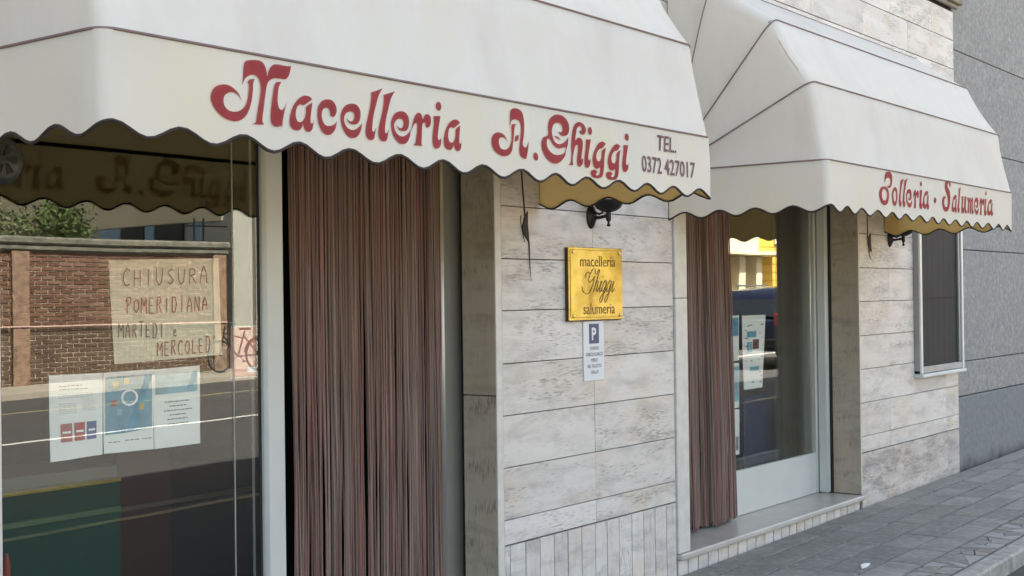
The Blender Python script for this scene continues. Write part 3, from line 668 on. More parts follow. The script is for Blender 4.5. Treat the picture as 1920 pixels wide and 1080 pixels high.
letters(val1, it, M['red'])
def D(g, *box): return (mp(GL[g], oD, 6.857, box), 0)
it = [(mp([GL['P'][0]], oD, 6.857), 0), (mp(GL['P'][1:], oD, 6.857), 1), (mp(GL['o'], oD, 6.857, (288, 348, 366, 590)), 1), D('l', 383, 235, 445, 602), D('l', 434, 232, 492, 605), D('e', 478, 372, 550, 612),
      D('r', 555, 385, 628, 622), D('i', 634, 385, 670, 630), (mp([ell(657, 308, 12, 32)], oD, 6.857), 0), D('a', 674, 398, 755, 638), (mp([ell(836, 518, 17, 38)], oD, 6.857), 0),
      D('S', 935, 262, 1040, 665), D('a', 1056, 450, 1120, 678), D('l', 1128, 345, 1172, 680), D('u', 1176, 468, 1248, 688), D('m', 1250, 478, 1345, 695), D('e', 1352, 482, 1412, 702),
      D('r', 1416, 488, 1476, 708), D('i', 1478, 500, 1505, 716), (mp([ell(1497, 430, 8, 26)], oD, 6.857), 0), D('a', 1512, 505, 1580, 722)]
letters(val2, it, M['red'])

def text(body, w, h, place, mat, parent, name='lettering', shear=0, bold=0):
    """plain sans text converted to a mesh and fitted to w x h metres; place(u, v) -> world point"""
    cu = bpy.data.curves.new('t', 'FONT'); cu.body = body; cu.size = 1; cu.shear = shear; cu.resolution_u = 3; cu.offset = bold
    o = bpy.data.objects.new('t', cu); COL.objects.link(o); dg = bpy.context.evaluated_depsgraph_get()
    me = bpy.data.meshes.new_from_object(o.evaluated_get(dg)); bpy.data.objects.remove(o)
    xs = [v.co.x for v in me.vertices]; ys = [v.co.y for v in me.vertices]; x0, x1, y0, y1 = min(xs), max(xs), min(ys), max(ys)
    for v in me.vertices: v.co = place((v.co.x-x0)/(x1-x0)*w, (v.co.y-y0)/(y1-y0)*h)
    me.materials.clear(); me.materials.append(mat); me.name = name; return link(name, me, parent)
def onval(x, z): return lambda u, v: Vector((x+u, -.9735+wave(x+u, z+v)*min(1, (2.328-z-v)/.257*2.5), z+v))
text('TEL.', .165, .066, onval(4.862, 2.236), M['purple'], val1, bold=.008)
text('0372 427017', .445, .070, onval(4.735, 2.136), M['purple'], val1, bold=.008)

# ================================================================== WALL LAMPS
def lamp(cx, cz, label, cable):
    t = thing('wall_lamp', label, 'lamp', (cx, 0, cz), 'black iron wall lamps')
    m = MB(); m.lathe((0, 0, 0), [(.001, -.030), (.018, -.029), (.026, -.020), (.034, -.013), (.040, -.010), (.043, -.003), (.043, .0)], 20, 'y')
    for i, v in enumerate(m.v): m.v[i] = (v[0]*.95, v[1], v[2]*1.5)
    m.build('wall_plate', M['iron'], t, smooth=True)
    m = MB(); m.tube([(0, -.02, -.006), (0, -.05, -.008), (0, -.08, -.004), (0, -.108, 0)], [.012, .009, .009, .011], 10)
    m.tube([(0, -.02, .03), (0, -.035, .018), (0, -.055, .01), (0, -.075, .018), (0, -.085, .035)], .006, 8); m.build('arm', M['iron'], t, smooth=True)
    m = MB(); m.lathe((0, -.112, -.058), [(.001, 0), (.009, .003), (.011, .009), (.006, .016), (.006, .026), (.012, .032), (.014, .040), (.013, .075), (.018, .08)], 14); m.build('finial', M['iron'], t, smooth=True)
    m = MB(); m.lathe((0, -.112, .022), [(.001, -.004), (.020, -.004), (.040, .002), (.062, .016), (.074, .034), (.078, .05), (.080, .058)], 22); m.build('dish', M['iron'], t, smooth=True)
    gm = MB(); gm.lathe((0, -.112, .08), [(.07, 0), (.075, .08), (.055, .14), (.001, .15)], 18); gm.build('lantern_glass', plain('frosted_lamp_glass', (.5, .5, .45), .3), t, smooth=True)
    cg = MB(); cg.lathe((0, -.112, .215), [(.085, -.02), (.08, .0), (.03, .04), (.008, .06), (.001, .07)], 18); cg.build('lantern_cap', M['iron'], t, smooth=True)
    return t
lamp(5.808, 2.038, 'black iron lamp on the pier right above the brass plaque', 1)
lamp(10.0, 2.035, 'black iron lamp under the far awning beside the screened window', 0)

# loose cables
def ribbon(P, w, y0, mat, parent, name, th=.003):
    m = MB()
    m.tube([(x, y0, z) for x, z in P], w, 6); return m.build(name, mat, parent, smooth=True)
def cable(px_line, blob, label):
    pts = [at(x, y, -.004) for x, y in px_line]
    t = thing('loose_cable', label, 'cable', (pts[0].x, 0, 0))
    m = MB(); m.tube([p-Vector((pts[0].x, 0, 0)) for p in pts], [.0035]*(len(pts)-3)+[.0028, .002, .001], 6); m.build('wire', M['tape'], t, smooth=True)
    B = [at(x, y, -.006)-Vector((pts[0].x, 0, 0)) for x, y in blob]; m = MB(); k = len(B)
    cen = sum(B, Vector())/k
    m.add(B+[b+Vector((0, .005, 0)) for b in B]+[cen+Vector((0, -.008, 0))], [(i, (i+1) % k, 2*k) for i in range(k)]+[(i, i+k, (i+1) % k+k, (i+1) % k) for i in range(k)])
    m.build('torn_tape', M['tape'], t)
    m = MB(); q = [B[1]+Vector((-.025, .004, .01)), B[1]+Vector((-.035, 0, -.02)), B[1]+Vector((-.03, -.004, -.06)), B[1]+Vector((-.012, 0, -.10)), B[1]+Vector((0, 0, -.12))]; m.tube(q, .0022, 5); m.build('stray_wire', M['tape'], t, smooth=True)
    return t
cable([(977, 305), (979, 340), (982, 375), (984, 400), (988, 430), (992, 455), (993, 480), (994, 505), (996, 527)],
      [(990, 396), (984, 408), (980, 425), (983, 440), (993, 455), (992, 440), (990, 418)], 'torn black cable hanging on the pier left of the brass plaque')
cable([(1626, 400), (1626.5, 425), (1627, 440), (1629, 455), (1631, 465), (1630, 472), (1630, 478), (1632, 484), (1636, 489)],
      [(1633, 437), (1629, 445), (1628, 455), (1630, 465), (1635, 473), (1633, 462), (1632, 450)], 'short torn black cable hanging right of the far doorway')

# ================================================================== BRASS PLAQUE and P SIGN
pc = Vector((5.8155, 0, 1.684)); PW, PH = .508/2, .378/2
t = thing('brass_plaque', 'polished brass plaque engraved with the shop name on the stone pier', 'plaque', pc)
m = MB(); m.bbox(-PW, PW, -.026, -.018, -PH, PH, .002); m.bbox(-PW+.012, PW-.012, -.030, -.0255, -PH+.012, PH-.012, .003); m.build('plate', M['brass'], t)
m = MB(); m.bbox(-PW+.002, PW-.002, -.0175, -.0005, -PH-.004, PH-.002, .001); m.build('backing', plain('dark_backing_board', (.06, .035, .015), .7), t)
for sx in (-1, 1):
    for sz in (-1, 1):
        m = MB(); m.lathe((sx*(PW-.033), -.0305, sz*(PH-.024)), [(.001, -.006), (.008, -.005), (.011, 0), (.012, .002)], 12, 'y'); m.build('screw', M['screwhead'], t, smooth=True)
def onpl(x, z): return lambda u, v: Vector((x+u, -.0312, z+v))
text('macelleria', .335, .056, onpl(-.155, .090), M['brasstext'], t)
text('salumeria', .300, .056, onpl(-.13, -.158), M['brasstext'], t)
# script name in penned strokes (u along, v up; unit = plaque metres)
def pen(strokes, ox, oz, s, y, w, mat, parent, name, slant=0, sx=1):
    mb = MB(); mb.keep = True; lay = 0
    for st in strokes:
        P = [Vector((p[0], p[1])) for p in st]; Q = []
        for i in range(len(P)-1):
            p0 = P[max(i-1, 0)]; p1 = P[i]; p2 = P[i+1]; p3 = P[min(i+2, len(P)-1)]
            for j in range(5):
                tt = j/5; Q.append(.5*((2*p1)+(p2-p0)*tt+(2*p0-5*p1+4*p2-p3)*tt*tt+(3*p1-p0-3*p2+p3)*tt**3))
        Q.append(P[-1]); L = []; lay += 1
        for i, q in enumerate(Q):
            d = (Q[min(i+1, len(Q)-1)]-Q[max(i-1, 0)]); d = d.normalized() if d.length > 1e-6 else Vector((1, 0))
            ww = w*(.45+.55*abs(d.y)) if w > 0 else -w
            nrm = Vector((-d.y, d.x))*ww/2
            for e in (nrm, -nrm):
                u, v = q.x*s*sx+q.y*s*slant+e.x, q.y*s+e.y
                L.append((ox+u, y-.00012*lay, oz+v))
        k = len(Q); mb.add(L, [(2*i, 2*i+2, 2*i+3, 2*i+1) for i in range(k-1)])
    return mb.build(name, mat, parent)
hs = [[(0, 1.5), (.15, 1.9), (.3, 1.9), (.25, 1.5), (.1, .7), (0, 0)], [(.05, .5), (.2, .9), (.38, .95), (.4, .6), (.33, .15), (.5, .1), (.65, .4)]]
i_s = [[(.0, .4), (.12, 1), (.05, .3), (.15, 0), (.35, .35)], [(.14, 1.35), (.17, 1.4)]]
gs = [[(.42, .95), (.2, 1), (0, .55), (.05, .1), (.25, .1), (.42, .6), (.46, .95), (.4, .2), (.3, -.55), (.12, -.85), (-.05, -.65), (.1, -.3), (.5, .1), (.65, .4)]]
Gs = [[(.95, 1.55), (.8, 1.95), (.5, 1.95), (.25, 1.5), (.2, 1.05), (.4, .85), (.7, 1.05), (.9, 1.35)], [(.9, 1.3), (.85, .6), (.6, .0), (.2, -.1), (-.3, .1), (-.55, .5)], [(.25, 1.6), (-.1, 1.7), (-.35, 1.45), (-.2, 1.2)]]
off = 0; st = []
for g, adv in ((Gs, 1.15), (hs, .72), (i_s, .38), (gs, .68), (gs, .68), (i_s, .3)):
    st += [[(p[0]+off, p[1]) for p in l] for l in g]; off += adv
pen(st, -.115, -.045, .062, -.0314, .0050, M['brasstext'], t, 'lettering', slant=.35, sx=1.12)

t = thing('parking_sign', 'small white parking sign with a navy P panel under the brass plaque', 'sign', (5.815, 0, 1.333))
sw_, sh_ = .195/2, .158
m = MB(); m.bbox(-sw_, sw_, -.007, 0, -sh_, sh_, .003); m.build('plate', M['signwhite'], t)
m = MB(); m.bbox(-.046, .046, -.0085, -.0072, .038, .142, .0005); m.build('blue_panel', M['signblue'], t)
text('P', .042, .066, lambda u, v: Vector((-.024+u, -.0092, .056+v)), M['signwhite'], t, bold=.03)
for i, (s_, w_) in enumerate((('CLIENTI', .082), ('CARICO SCARICO', .160), ('MERCI', .060), ('NEL TRAGITTO', .132), ('GIALLO', .072))):
    text(s_, w_, .018, (lambda zz, ww: (lambda u, v: Vector((-ww/2+u, -.0085, zz+v))))(.004-i*.031, w_), M['signtext'], t)

# ================================================================== STRING CURTAINS
def curtain(x0, x1, y, zb, zt_, n_, seed, label, folds, flare=0, gaps=(), depth=.014):
    r = random.Random(seed); t = thing('string_curtain', label, 'door curtain', ((x0+x1)/2, y, zb))
    H_ = zt_-zb; var = []
    for k in range(10):
        rr = random.Random(seed*31+k); m = MB(); P = []; a, b, c = rr.uniform(0, 6), rr.uniform(0, 6), rr.uniform(.7, 1.5); K = 16
        for i in range(K+1):
            z = H_*i/K; f = 1-i/K
            P.append((.0060*sin(z*2.1*c+a)*f**.6+.0030*sin(z*5.3+b)*f, .008*sin(z*1.3+b)*f, z))
        m.tube(P, [rr.uniform(.0030, .0044) for _ in P], 5); var.append(m.mesh('strand', M['strand'], smooth=True))
    m = MB(); m.bbox(-(x1-x0)/2-.02, (x1-x0)/2+.02, -.02, .02, H_-.02, H_+.03, .004); m.build('rail', M['alu'], t)
    fa = [(r.uniform(.5, 1), r.uniform(2, 5)*folds, r.uniform(0, 6)) for _ in range(5)]
    cc = [0]
    while cc[-1] < 1: cc.append(cc[-1]+r.uniform(.025, .085))
    pull = [r.uniform(.1, .55) for _ in cc]
    for i in range(n_):
        u = (i+.5)/n_; ph = folds*u; sw_ = sum(a_*sin(f_*u+p_) for a_, f_, p_ in fa)/2.2
        g = 1
        for gc, gw in gaps:
            if abs(u-gc) < gw: g = 0
        xx = x0+(x1-x0)*u+r.uniform(-.003, .003)+.010*sin(sw_*2.2)
        if g == 0 and r.random() < .75: xx += .018*(1 if r.random() < .5 else -1)
        o = link('strand', r.choice(var), t); ki = max(q for q in range(len(cc)) if cc[q] <= u); cen_ = (cc[ki]+(cc[ki+1] if ki+1 < len(cc) else 1))/2; dxb = (cen_-u)*(x1-x0)*pull[ki]+r.gauss(0, .003)
        o.location = (xx+dxb-(x0+x1)/2, depth*sw_+.010*sin(ph*5.3)+r.uniform(-.006, .006), 0)
        o.location.z = r.uniform(0, .03); o.rotation_mode = 'ZYX'; o.rotation_euler = (r.uniform(-.002, .002), -flare*u-dxb/H_*1.3+r.gauss(0, .0016), r.uniform(0, 6))
    return t
cx0, cx1 = at(546, 700, .20).x, at(829, 700, .20).x
curtain(cx0, cx1, .20, ZS+.01, 2.60, 235, 3, 'wide brown string curtain hanging in the nearer doorway', 6, 0, ((.37, .010), (.50, .009), (.44, .006)), .011)
cx0, cx1 = XS+.10, at(1386, 968, .25).x
curtain(cx0, cx1, .25, ZS+.012, 2.60, 265, 9, 'narrow brown string curtain bunched in the far doorway', 5, .032, (), .016)

# ================================================================== INSIDE THE DISPLAY WINDOW
YI = .55
t = thing('shop_counter', 'green fronted counter with yellow trim inside the display window', 'counter', (0, YI, ZS))
a = at(-60, 930, YI); b = at(226, 899, YI); c_2 = at(330, 884, YI); d_ = at(520, 862, YI)
zt1 = at(120, 912, YI).z
def P_(x0, x1, z0, z1, y0, y1, nm, mat): 
    m = MB(); m.bbox(x0, x1, y0-YI, y1-YI, z0-ZS, z1-ZS, .003); return m.build(nm, mat, t)
P_(a.x, b.x, ZS, zt1-.012, YI, YI+.4, 'front_panel', M['green'])
P_(a.x, b.x+.002, zt1-.011, zt1+.005, YI-.006, YI+.41, 'trim', M['yellowedge'])
P_(a.x, b.x, zt1+.006, zt1+.055, YI+.02, YI+.4, 'glass_edge', M['greenedge'])
zr = at(120, 970, YI).z; P_(a.x, b.x, zr-.012, zr+.012, YI-.004, YI-.0005, 'rail', plain('olive_rail', (.05, .12, .05), .5))
P_(b.x+.004, c_2.x, ZS, zt1+.12, YI+.03, YI+.4, 'side_panel', M['redbrown'])
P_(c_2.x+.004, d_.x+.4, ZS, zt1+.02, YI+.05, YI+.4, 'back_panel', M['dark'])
P_(b.x+.004, d_.x, zr-.02, zr+.0, YI+.015, YI+.028, 'rail', plain('brown_rail', (.07, .05, .025), .6))
hp = at(12, 1062, .35); m = MB(); m.tube([(0, 0, -.08), (0, 0, .01), (.0, 0, .045)], [.012, .013, .006], 10); o = m.build('red_candle', plain('red_wax', (.35, .03, .02), .5), None, smooth=True); o.location = hp; tag(o, 'red stick at the bottom left of the display window', 'ornament')

# paper notices on the inside of the glass
YN = YG+.012
def paper(name, label, corners, mat, group=None, curl=.002):
    P = [at(x, y, YN) for x, y in corners]; o0 = P[3]
    t = thing(name, label, 'notice', o0, group); m = MB(); k = 8
    def pt(u, v, e):
        p = (P[0].lerp(P[1], u)).lerp(P[3].lerp(P[2], u), v)-o0; return p+Vector((0, curl*sin(u*5+v*3)+e, 0))
    rows_ = [[pt(i/k, j/k, 0) for i in range(k+1)] for j in range(k+1)]; m.keep = True; grid(m, rows_[::-1]); 
    rows_ = [[pt(i/k, j/k, .0012) for i in range(k+1)] for j in range(k+1)]; grid(m, rows_)
    m.build('sheet', mat, t, smooth=True)
    def place(u, v, d=.0022): return (P[0].lerp(P[1], u)).lerp(P[3].lerp(P[2], u), v)-o0+Vector((0, curl*sin(u*5+v*3)-d, 0))
    return t, place
def patch(t, place, u0, v0, u1, v1, mat, name='print', d=.0022, cut=0):
    k = 6; m = MB(); m.keep = True
    R_ = [[place(u0+(u1-u0)*i/k, v0+((v1-v0)*j/k), d) for i in range(k+1)] for j in range(k+1)]
    if cut: R_ = [[place(u0+(u1-u0)*i/k, v0+((v1-cut*(i/k)**2-v0)*j/k), d) for i in range(k+1)] for j in range(k+1)]
    grid(m, R_[::-1]); return m.build(name, mat, t)
def lines(t, place, specs, mat, h=.012, seed=1):
    r = random.Random(seed); m = MB(); m.keep = True
    for u0, u1, v in specs:
        u = u0
        while u < u1-.01:
            w = min(r.uniform(.03, .09), u1-u); m.add([place(u, v+h, .0028), place(u+w, v+h, .0028), place(u+w, v, .0028), place(u, v, .0028)], [(0, 1, 2, 3)]); u += w+.018
    m.build('print', mat, t)
# handwritten closing note
t, pl = paper('handwritten_note', 'beige handwritten closing notice above the printed sheets in the window', [(204, 488), (409, 484), (417, 665), (215, 683)], M['oldpaper'])
FONT = {'C': [[(.9,.85),(.5,1),(.1,.7),(.05,.3),(.4,0),(.9,.1)]], 'H': [[(.1,1),(.05,0)],[(.85,1),(.8,0)],[(.05,.5),(.85,.52)]], 'I': [[(.5,1),(.45,0)]], 'U': [[(.1,1),(.1,.3),(.4,0),(.75,.2),(.9,1)]],
 'S': [[(.9,.9),(.5,1),(.15,.75),(.5,.5),(.85,.25),(.5,0),(.1,.12)]], 'R': [[(.1,0),(.15,1)],[(.15,1),(.7,1),(.8,.7),(.15,.5)],[(.4,.5),(.9,0)]], 'A': [[(.05,0),(.2,.6),(.5,1),(.8,.6),(.9,0)],[(.15,.42),(.85,.42)]],
 'P': [[(.2,0),(.2,.9)],[(.0,.75),(.2,1),(.8,1),(.9,.7),(.3,.5)]], 'O': [[(.5,1),(.1,.7),(.1,.25),(.5,0),(.9,.3),(.85,.8),(.5,1)]], 'M': [[(.0,0),(.05,1)],[(.05,1),(.5,.45)],[(.5,.45),(.95,1)],[(.95,1),(.95,0)]],
 'E': [[(.85,1),(.1,1)],[(.1,1),(.1,0)],[(.1,0),(.85,0)],[(.1,.5),(.7,.5)]], 'N': [[(.05,0),(.1,1)],[(.1,1),(.8,0)],[(.8,0),(.9,1)]], 'T': [[(0,1),(.95,1)],[(.5,1),(.45,0)]], 'D': [[(.1,0),(.15,1)],[(.0,1),(.6,1),(.9,.55),(.6,0),(.0,0)]],
 'L': [[(.15,1),(.1,0)],[(.1,0),(.85,.05)]], 'e': [[(.1,.25),(.6,.35),(.5,.5),(.2,.45),(.15,.15),(.4,0),(.7,.1)]], "'": [[(.4,1.1),(.25,.85)]]}
def hand(body, px0, px1, pyb0, pyb1, hpx, mats, seed):
    r = random.Random(seed); k = len(body); ad = (px1-px0)/k
    for i, ch in enumerate(body):
        if ch == ' ': continue
        bx = px0+i*ad; by = pyb0+(pyb1-pyb0)*i/k+r.uniform(-1.2, 1.2); hh = hpx*r.uniform(.9, 1.08); m = MB(); m.keep = True; lay = 0
        for stx in FONT[ch]:
            lay += 1; Q = []
            for a_, b_ in zip(stx, stx[1:]):
                for j in range(4): Q.append((a_[0]+(b_[0]-a_[0])*j/4, a_[1]+(b_[1]-a_[1])*j/4))
            Q.append(stx[-1]); L = []
            for q_i, q in enumerate(Q):
                p = at(bx+q[0]*ad*.72, by-q[1]*hh, YN)-t.location; dq = (Q[min(q_i+1, len(Q)-1)][0]-Q[max(q_i-1, 0)][0], Q[min(q_i+1, len(Q)-1)][1]-Q[max(q_i-1, 0)][1]); ln = math.hypot(dq[0]*.6, dq[1]) or 1
                w = .0021; nx, nz = -dq[1]/ln*w, dq[0]*.6/ln*w; yy = -.0042-.0001*lay
                L += [(p.x+nx, yy, p.z+nz), (p.x-nx, yy, p.z-nz)]
            m.add(L, [(2*z, 2*z+1, 2*z+3, 2*z+2) for z in range(len(Q)-1)])
        m.build('handwriting', M[mats], t)
hand('CHIUSURA', 229, 394, 537, 530, 31, 'inkbrown', 1); hand('POMERIDIANA', 235, 392, 588, 583, 29, 'inkred', 2)
hand('MARTEDI e', 221, 336, 634, 630, 27, 'inkbrown', 3); hand("MERCOLED'", 294, 410, 668, 658, 27, 'inkred', 4)
# printed sheets
t, pl = paper('printed_notice', 'white printed sheet with three coloured squares at its foot', [(92, 704), (192, 699), (193, 852), (95, 867)], M['paper'])
lines(t, pl, [(.18, .62, .13), (.18, .7, .17)], M['ink'], .010, 3); lines(t, pl, [(.16, .8, .225+.022*i) for i in range(3)]+[(.16, .5, .34+.022*i) for i in range(6)]+[(.6, .85, .30+.022*i) for i in range(7)], plain('pale_print', (.5, .5, .52), .8), .006, 4)
for u0, u1, mt in ((.19, .40, 'pred'), (.44, .64, 'pred'), (.68, .87, 'pnavy')): patch(t, pl, u0, .575, u1, .79, M[mt], 'coloured_square'); patch(t, pl, u0+.03, .665, u1-.03, .69, M['paper'], d=.003)
t, pl = paper('blue_poster', 'blue information poster with a white ring, middle of the printed sheets', [(194, 699), (287, 692), (289, 842), (195, 851)], M['paper'])
patch(t, pl, .03, .06, .96, .77, M['pblue'], 'blue_field', cut=.05); lines(t, pl, [(.08, .3, .86), (.4, .7, .85), (.75, .95, .85)], M['ink'], .012, 5)
m = MB(); m.keep = True; R_ = []
for rr_ in (.125, .165): R_.append([pl(.5+rr_*cos(2*pi*k/24), .33+rr_*.62*sin(2*pi*k/24), .0032) for k in range(25)])
grid(m, R_); m.build('white_ring', M['paper'], t)
for (u, v, mt) in ((.24, .16, 'pyellow'), (.45, .12, 'pyellow'), (.74, .45, 'pyellow'), (.3, .5, 'pcyan'), (.2, .38, 'pred')): patch(t, pl, u-.05, v-.035, u+.05, v+.04, M[mt], 'emblem', .003)
t, pl = paper('rules_notice', 'white sheet with pale blue heading, right of the blue poster', [(288, 693), (374, 685), (376, 831), (290, 842)], M['paper'])
patch(t, pl, .03, .07, .93, .32, M['pcyan'], 'blue_heading'); lines(t, pl, [(.22, .75, .42), (.32, .68, .475), (.2, .8, .53), (.32, .66, .585), (.27, .7, .64), (.26, .72, .70)], M['ink'], .014, 8)
t, pl = paper('pink_poster', 'pink poster on the glass beside the window post', [(433, 612), (495, 610), (495, 706), (433, 710)], M['ppink'])
patch(t, pl, .45, .80, .9, .90, M['paper']); patch(t, pl, .0, .0, 1, .02, M['paper'], d=.003); patch(t, pl, .0, .98, 1, 1, M['paper'], d=.003)
# notices behind the far door glass
YN = YP+.014
t, pl = paper('speckled_notice', 'mottled white notice behind the glass of the far doorway', [(1391, 592), (1435, 590), (1430, 726), (1395, 731)], M['paper'])
r9 = random.Random(4)
patch(t, pl, .2, .22, .6, .30, M['pblue']); patch(t, pl, .45, .33, .72, .46, plain('maroon_print', (.16, .03, .05), .7)); patch(t, pl, .2, .36, .42, .50, M['pcyan']); patch(t, pl, .3, .70, .75, .76, M['pcyan'])
for i in range(26):
    u, v = r9.uniform(.08, .9), r9.uniform(.04, .95); patch(t, pl, u, v, u+r9.uniform(.03, .12), v+r9.uniform(.008, .02), M['ink'], d=.003)
for k_, (y0, y1, mt, lb) in enumerate(((591, 676, 'pblue', 'top'), (680, 764, 'pcyan', 'middle'), (767, 852, None, 'bottom'))):
    t, pl = paper('narrow_notice', 'narrow notice half hidden by the far curtain, %s of three' % lb, [(1362, y0+2), (1385+k_*.5, y0), (1386+k_*.5, y1), (1363, y1+3)], M['paper'])
    if k_ == 0: patch(t, pl, .3, .05, .93, .45, M[mt])
    elif k_ == 1: patch(t, pl, .1, .08, .95, .85, M[mt])
    else: patch(t, pl, .7, .6, .9, .9, M['ink'])
# drapes inside the far window
t = thing('window_drape', 'grey drape hanging in folds behind the far door glass', 'drape', (0, .62, ZS))
for i, (pa, pb, mt) in enumerate(((1452, 1466, 'drape_shade'), (1466, 1492, 'drape'), (1492, 1504, 'drape_shade'), (1504, 1535, 'drape'))):
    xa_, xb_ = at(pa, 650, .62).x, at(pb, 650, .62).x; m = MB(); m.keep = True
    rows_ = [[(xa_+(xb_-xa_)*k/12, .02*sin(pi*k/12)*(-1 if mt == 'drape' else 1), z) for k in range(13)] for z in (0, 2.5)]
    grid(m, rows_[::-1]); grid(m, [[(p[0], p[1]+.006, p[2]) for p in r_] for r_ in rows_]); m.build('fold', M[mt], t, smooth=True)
pa = at(1398, 870, .7); pb = at(1449, 770, .7); m = MB(); m.bbox(pa.x, pb.x+.05, .7, .73, ZS, at(1420, 740, .7).z, .01)
tag(m.build('blue_board', M['blue']), 'dark blue board leaning inside the far window', 'board')

# ================================================================== NEIGHBOUR
nb_ = thing('neighbour_building', 'grey rough plastered building beyond the shop corner', 'building', (0, 0, 0))
m = MB(); m.box(XE+.06, 24, .05, 9, -.3, 8.1); m.box(XE+.005, XE+.06, .34, .8, -.3, 8.1); m.build('wall_core', M['grout'], nb_)
zz = [.695, 1.0, 1.99, 2.9, 3.745, 4.6, 5.5, 6.4, 7.3, 8.12]; NX = [XE+.006, 14.9, 18.0, 21, 24]
for z0, z1 in zip(zz, zz[1:]):
    for a, b in zip(NX, NX[1:]):
        m = MB(); m.bbox(a+.004, b-.004, .018, .05, z0+.004, z1-.004, .004); m.build('plaster_panel', M['plaster'], nb_)
m = MB(); m.bbox(XE+.004, 24, .008, .05, -.3, .69, .006); m.build('plinth', M['plinth'], nb_)
m = MB(); m.box(-6, -5.99, .35, .36, 8.1, 8.12); 

# ================================================================== OPPOSITE SIDE OF THE STREET (seen in the glass)
WY = -18.0
wl = thing('brick_wall', 'old brick wall with mossy coping across the road', 'wall', (0, 0, 0))
wx0, wx1 = 6.0, 19.15
m = MB(); m.box(wx0, wx1, WY-.35, WY-.012, -.2, 2.62); m.build('mortar_core', M['brickmortar'], wl)
m = MB(); m.bbox(wx0-.05, wx1+.06, WY-.45, WY+.09, 2.62, 2.72, .02); m.bbox(wx0-.08, wx1+.1, WY-.5, WY+.14, 2.725, 2.88, .04); m.build('coping', M['moss'], wl)
bl, bh, gp = .275, .088, .022
bm_ = MB().bbox(-bl/2+gp/2, bl/2-gp/2, -.012, .012, -bh/2+gp/2, bh/2-gp/2, .003).mesh('brick', M['brick'])
stuff = MB(); low = MB(); cnt = 0; k = 0; z = .08
while z < 2.6:
    x = wx0+.14+(bl/2 if k % 2 else 0)
    while x < wx1-.1:
        if 1.25 < z < 2.62 and 13.6 < x < 18.6 and cnt < 300:
            o = link('brick', bm_, wl); o.location = (x, WY-.004+rnd.uniform(-.005, .005), z); cnt += 1
        else: (low if z < 1.15 else stuff).bbox(x-bl/2+gp/2, x+bl/2-gp/2, WY-.016, WY+.006+rnd.uniform(-.006, .004), z-bh/2+gp/2, z+bh/2-gp/2, .003)
        x += bl
    z += bh; k += 1
stuff.build('brickwork', M['brick'], wl, 'stuff'); low.build('dark_brickwork', M['darkbrick'], wl, 'stuff')
for i, x in enumerate((8.2, 11.8, 14.2, 18.98)):
    m = MB(); m.bbox(x-.18, x+.18, WY+.008, WY+.06, -.1, 2.61, .01); m.build('pilaster', plain('pale_pilaster', (.24, .16, .11), .9, var=.4, scale=8) if i == 0 else bpy.data.materials['pale_pilaster'], wl)
m = MB(); m.bbox(wx0, wx1, WY+.061, WY+.085, 1.16, 1.185, .003); m.build('rail_strip', plain('rusty_white_strip', (.6, .42, .36), .8), wl)
m = MB()
for x in (18.5, 18.75): m.tube([(x, WY-.2, 2.87), (x, WY-.2, 3.4)], .02, 6)
m.tube([(18.3, WY-.2, 3.22), (19.5, WY-.2, 3.24)], .02, 6); m.build('railing', M['iron'], wl)
# pale house beside the wall
ph = thing('pale_house', 'pale grey rendered house right after the brick wall', 'house', (0, 0, 0))
m = MB(); m.box(19.4, 31, -27, -18.0, -.2, 7.6); m.build('wall', M['palewall'], ph)
m = MB(); m.bbox(19.95, 20.6, -18.0, -17.9, -.1, 7.5, .01); m.build('pilaster', plain('pale_pilaster_render', (.48, .48, .43), .9, var=.04, scale=1), ph)
m = MB(); m.bbox(19.2, 31.2, -27.2, -17.7, 7.6, 7.8, .03); m.build('roof', M['moss'], ph)
for x in (22.5, 25.5, 28.5):
    for z in (1.1, 4.4):
        m = MB(); m.bbox(x-.5, x+.5, -17.998, -17.95, z, z+1.5, .01); f_ = m.build('window', M['bluewin'], ph)
for y0, y1, mt in ((-22.65, -21.9, 'bluewin'), (-21.85, -21.0, 'carglass'), (-20.95, -20.62, 'bluewin'), (-20.55, -19.6, 'carglass'), (-19.3, -19.0, 'bluewin'), (-24.6, -23.8, 'carglass')):
    m = MB(); m.bbox(19.33, 19.398, y0, y1, 1.9, 3.36, .01); m.build('window', M[mt], ph)
m = MB(); m.bbox(19.35, 19.398, -26.9, -18.3, 3.38, 7.5, .01); m.build('cream_render', M['cream'], ph)
# house behind the wall with blue windows
hb = thing('cream_house', 'cream house with blue windows behind the brick wall', 'house', (0, 0, 0))
m = MB(); m.box(15.5, 25.5, -40, -32, -.2, 6.8); m.build('wall', M['cream'], hb)
m = MB(); m.box(14.9, 26, -40.5, -31.3, 6.8, 7.1); m.build('roof', M['redbrown'], hb)
for x in (17.5, 20, 22.5): 
    m = MB(); m.bbox(x-.9, x+.9, -31.995, -31.9, 3.0, 4.35, .01); f_ = m.build('window', M['carglass'], hb)
    m = MB(); m.bbox(x+.3, x+.85, -31.895, -31.85, 3.05, 4.3, .01); m.build('shutter', M['bluewin'], f_)
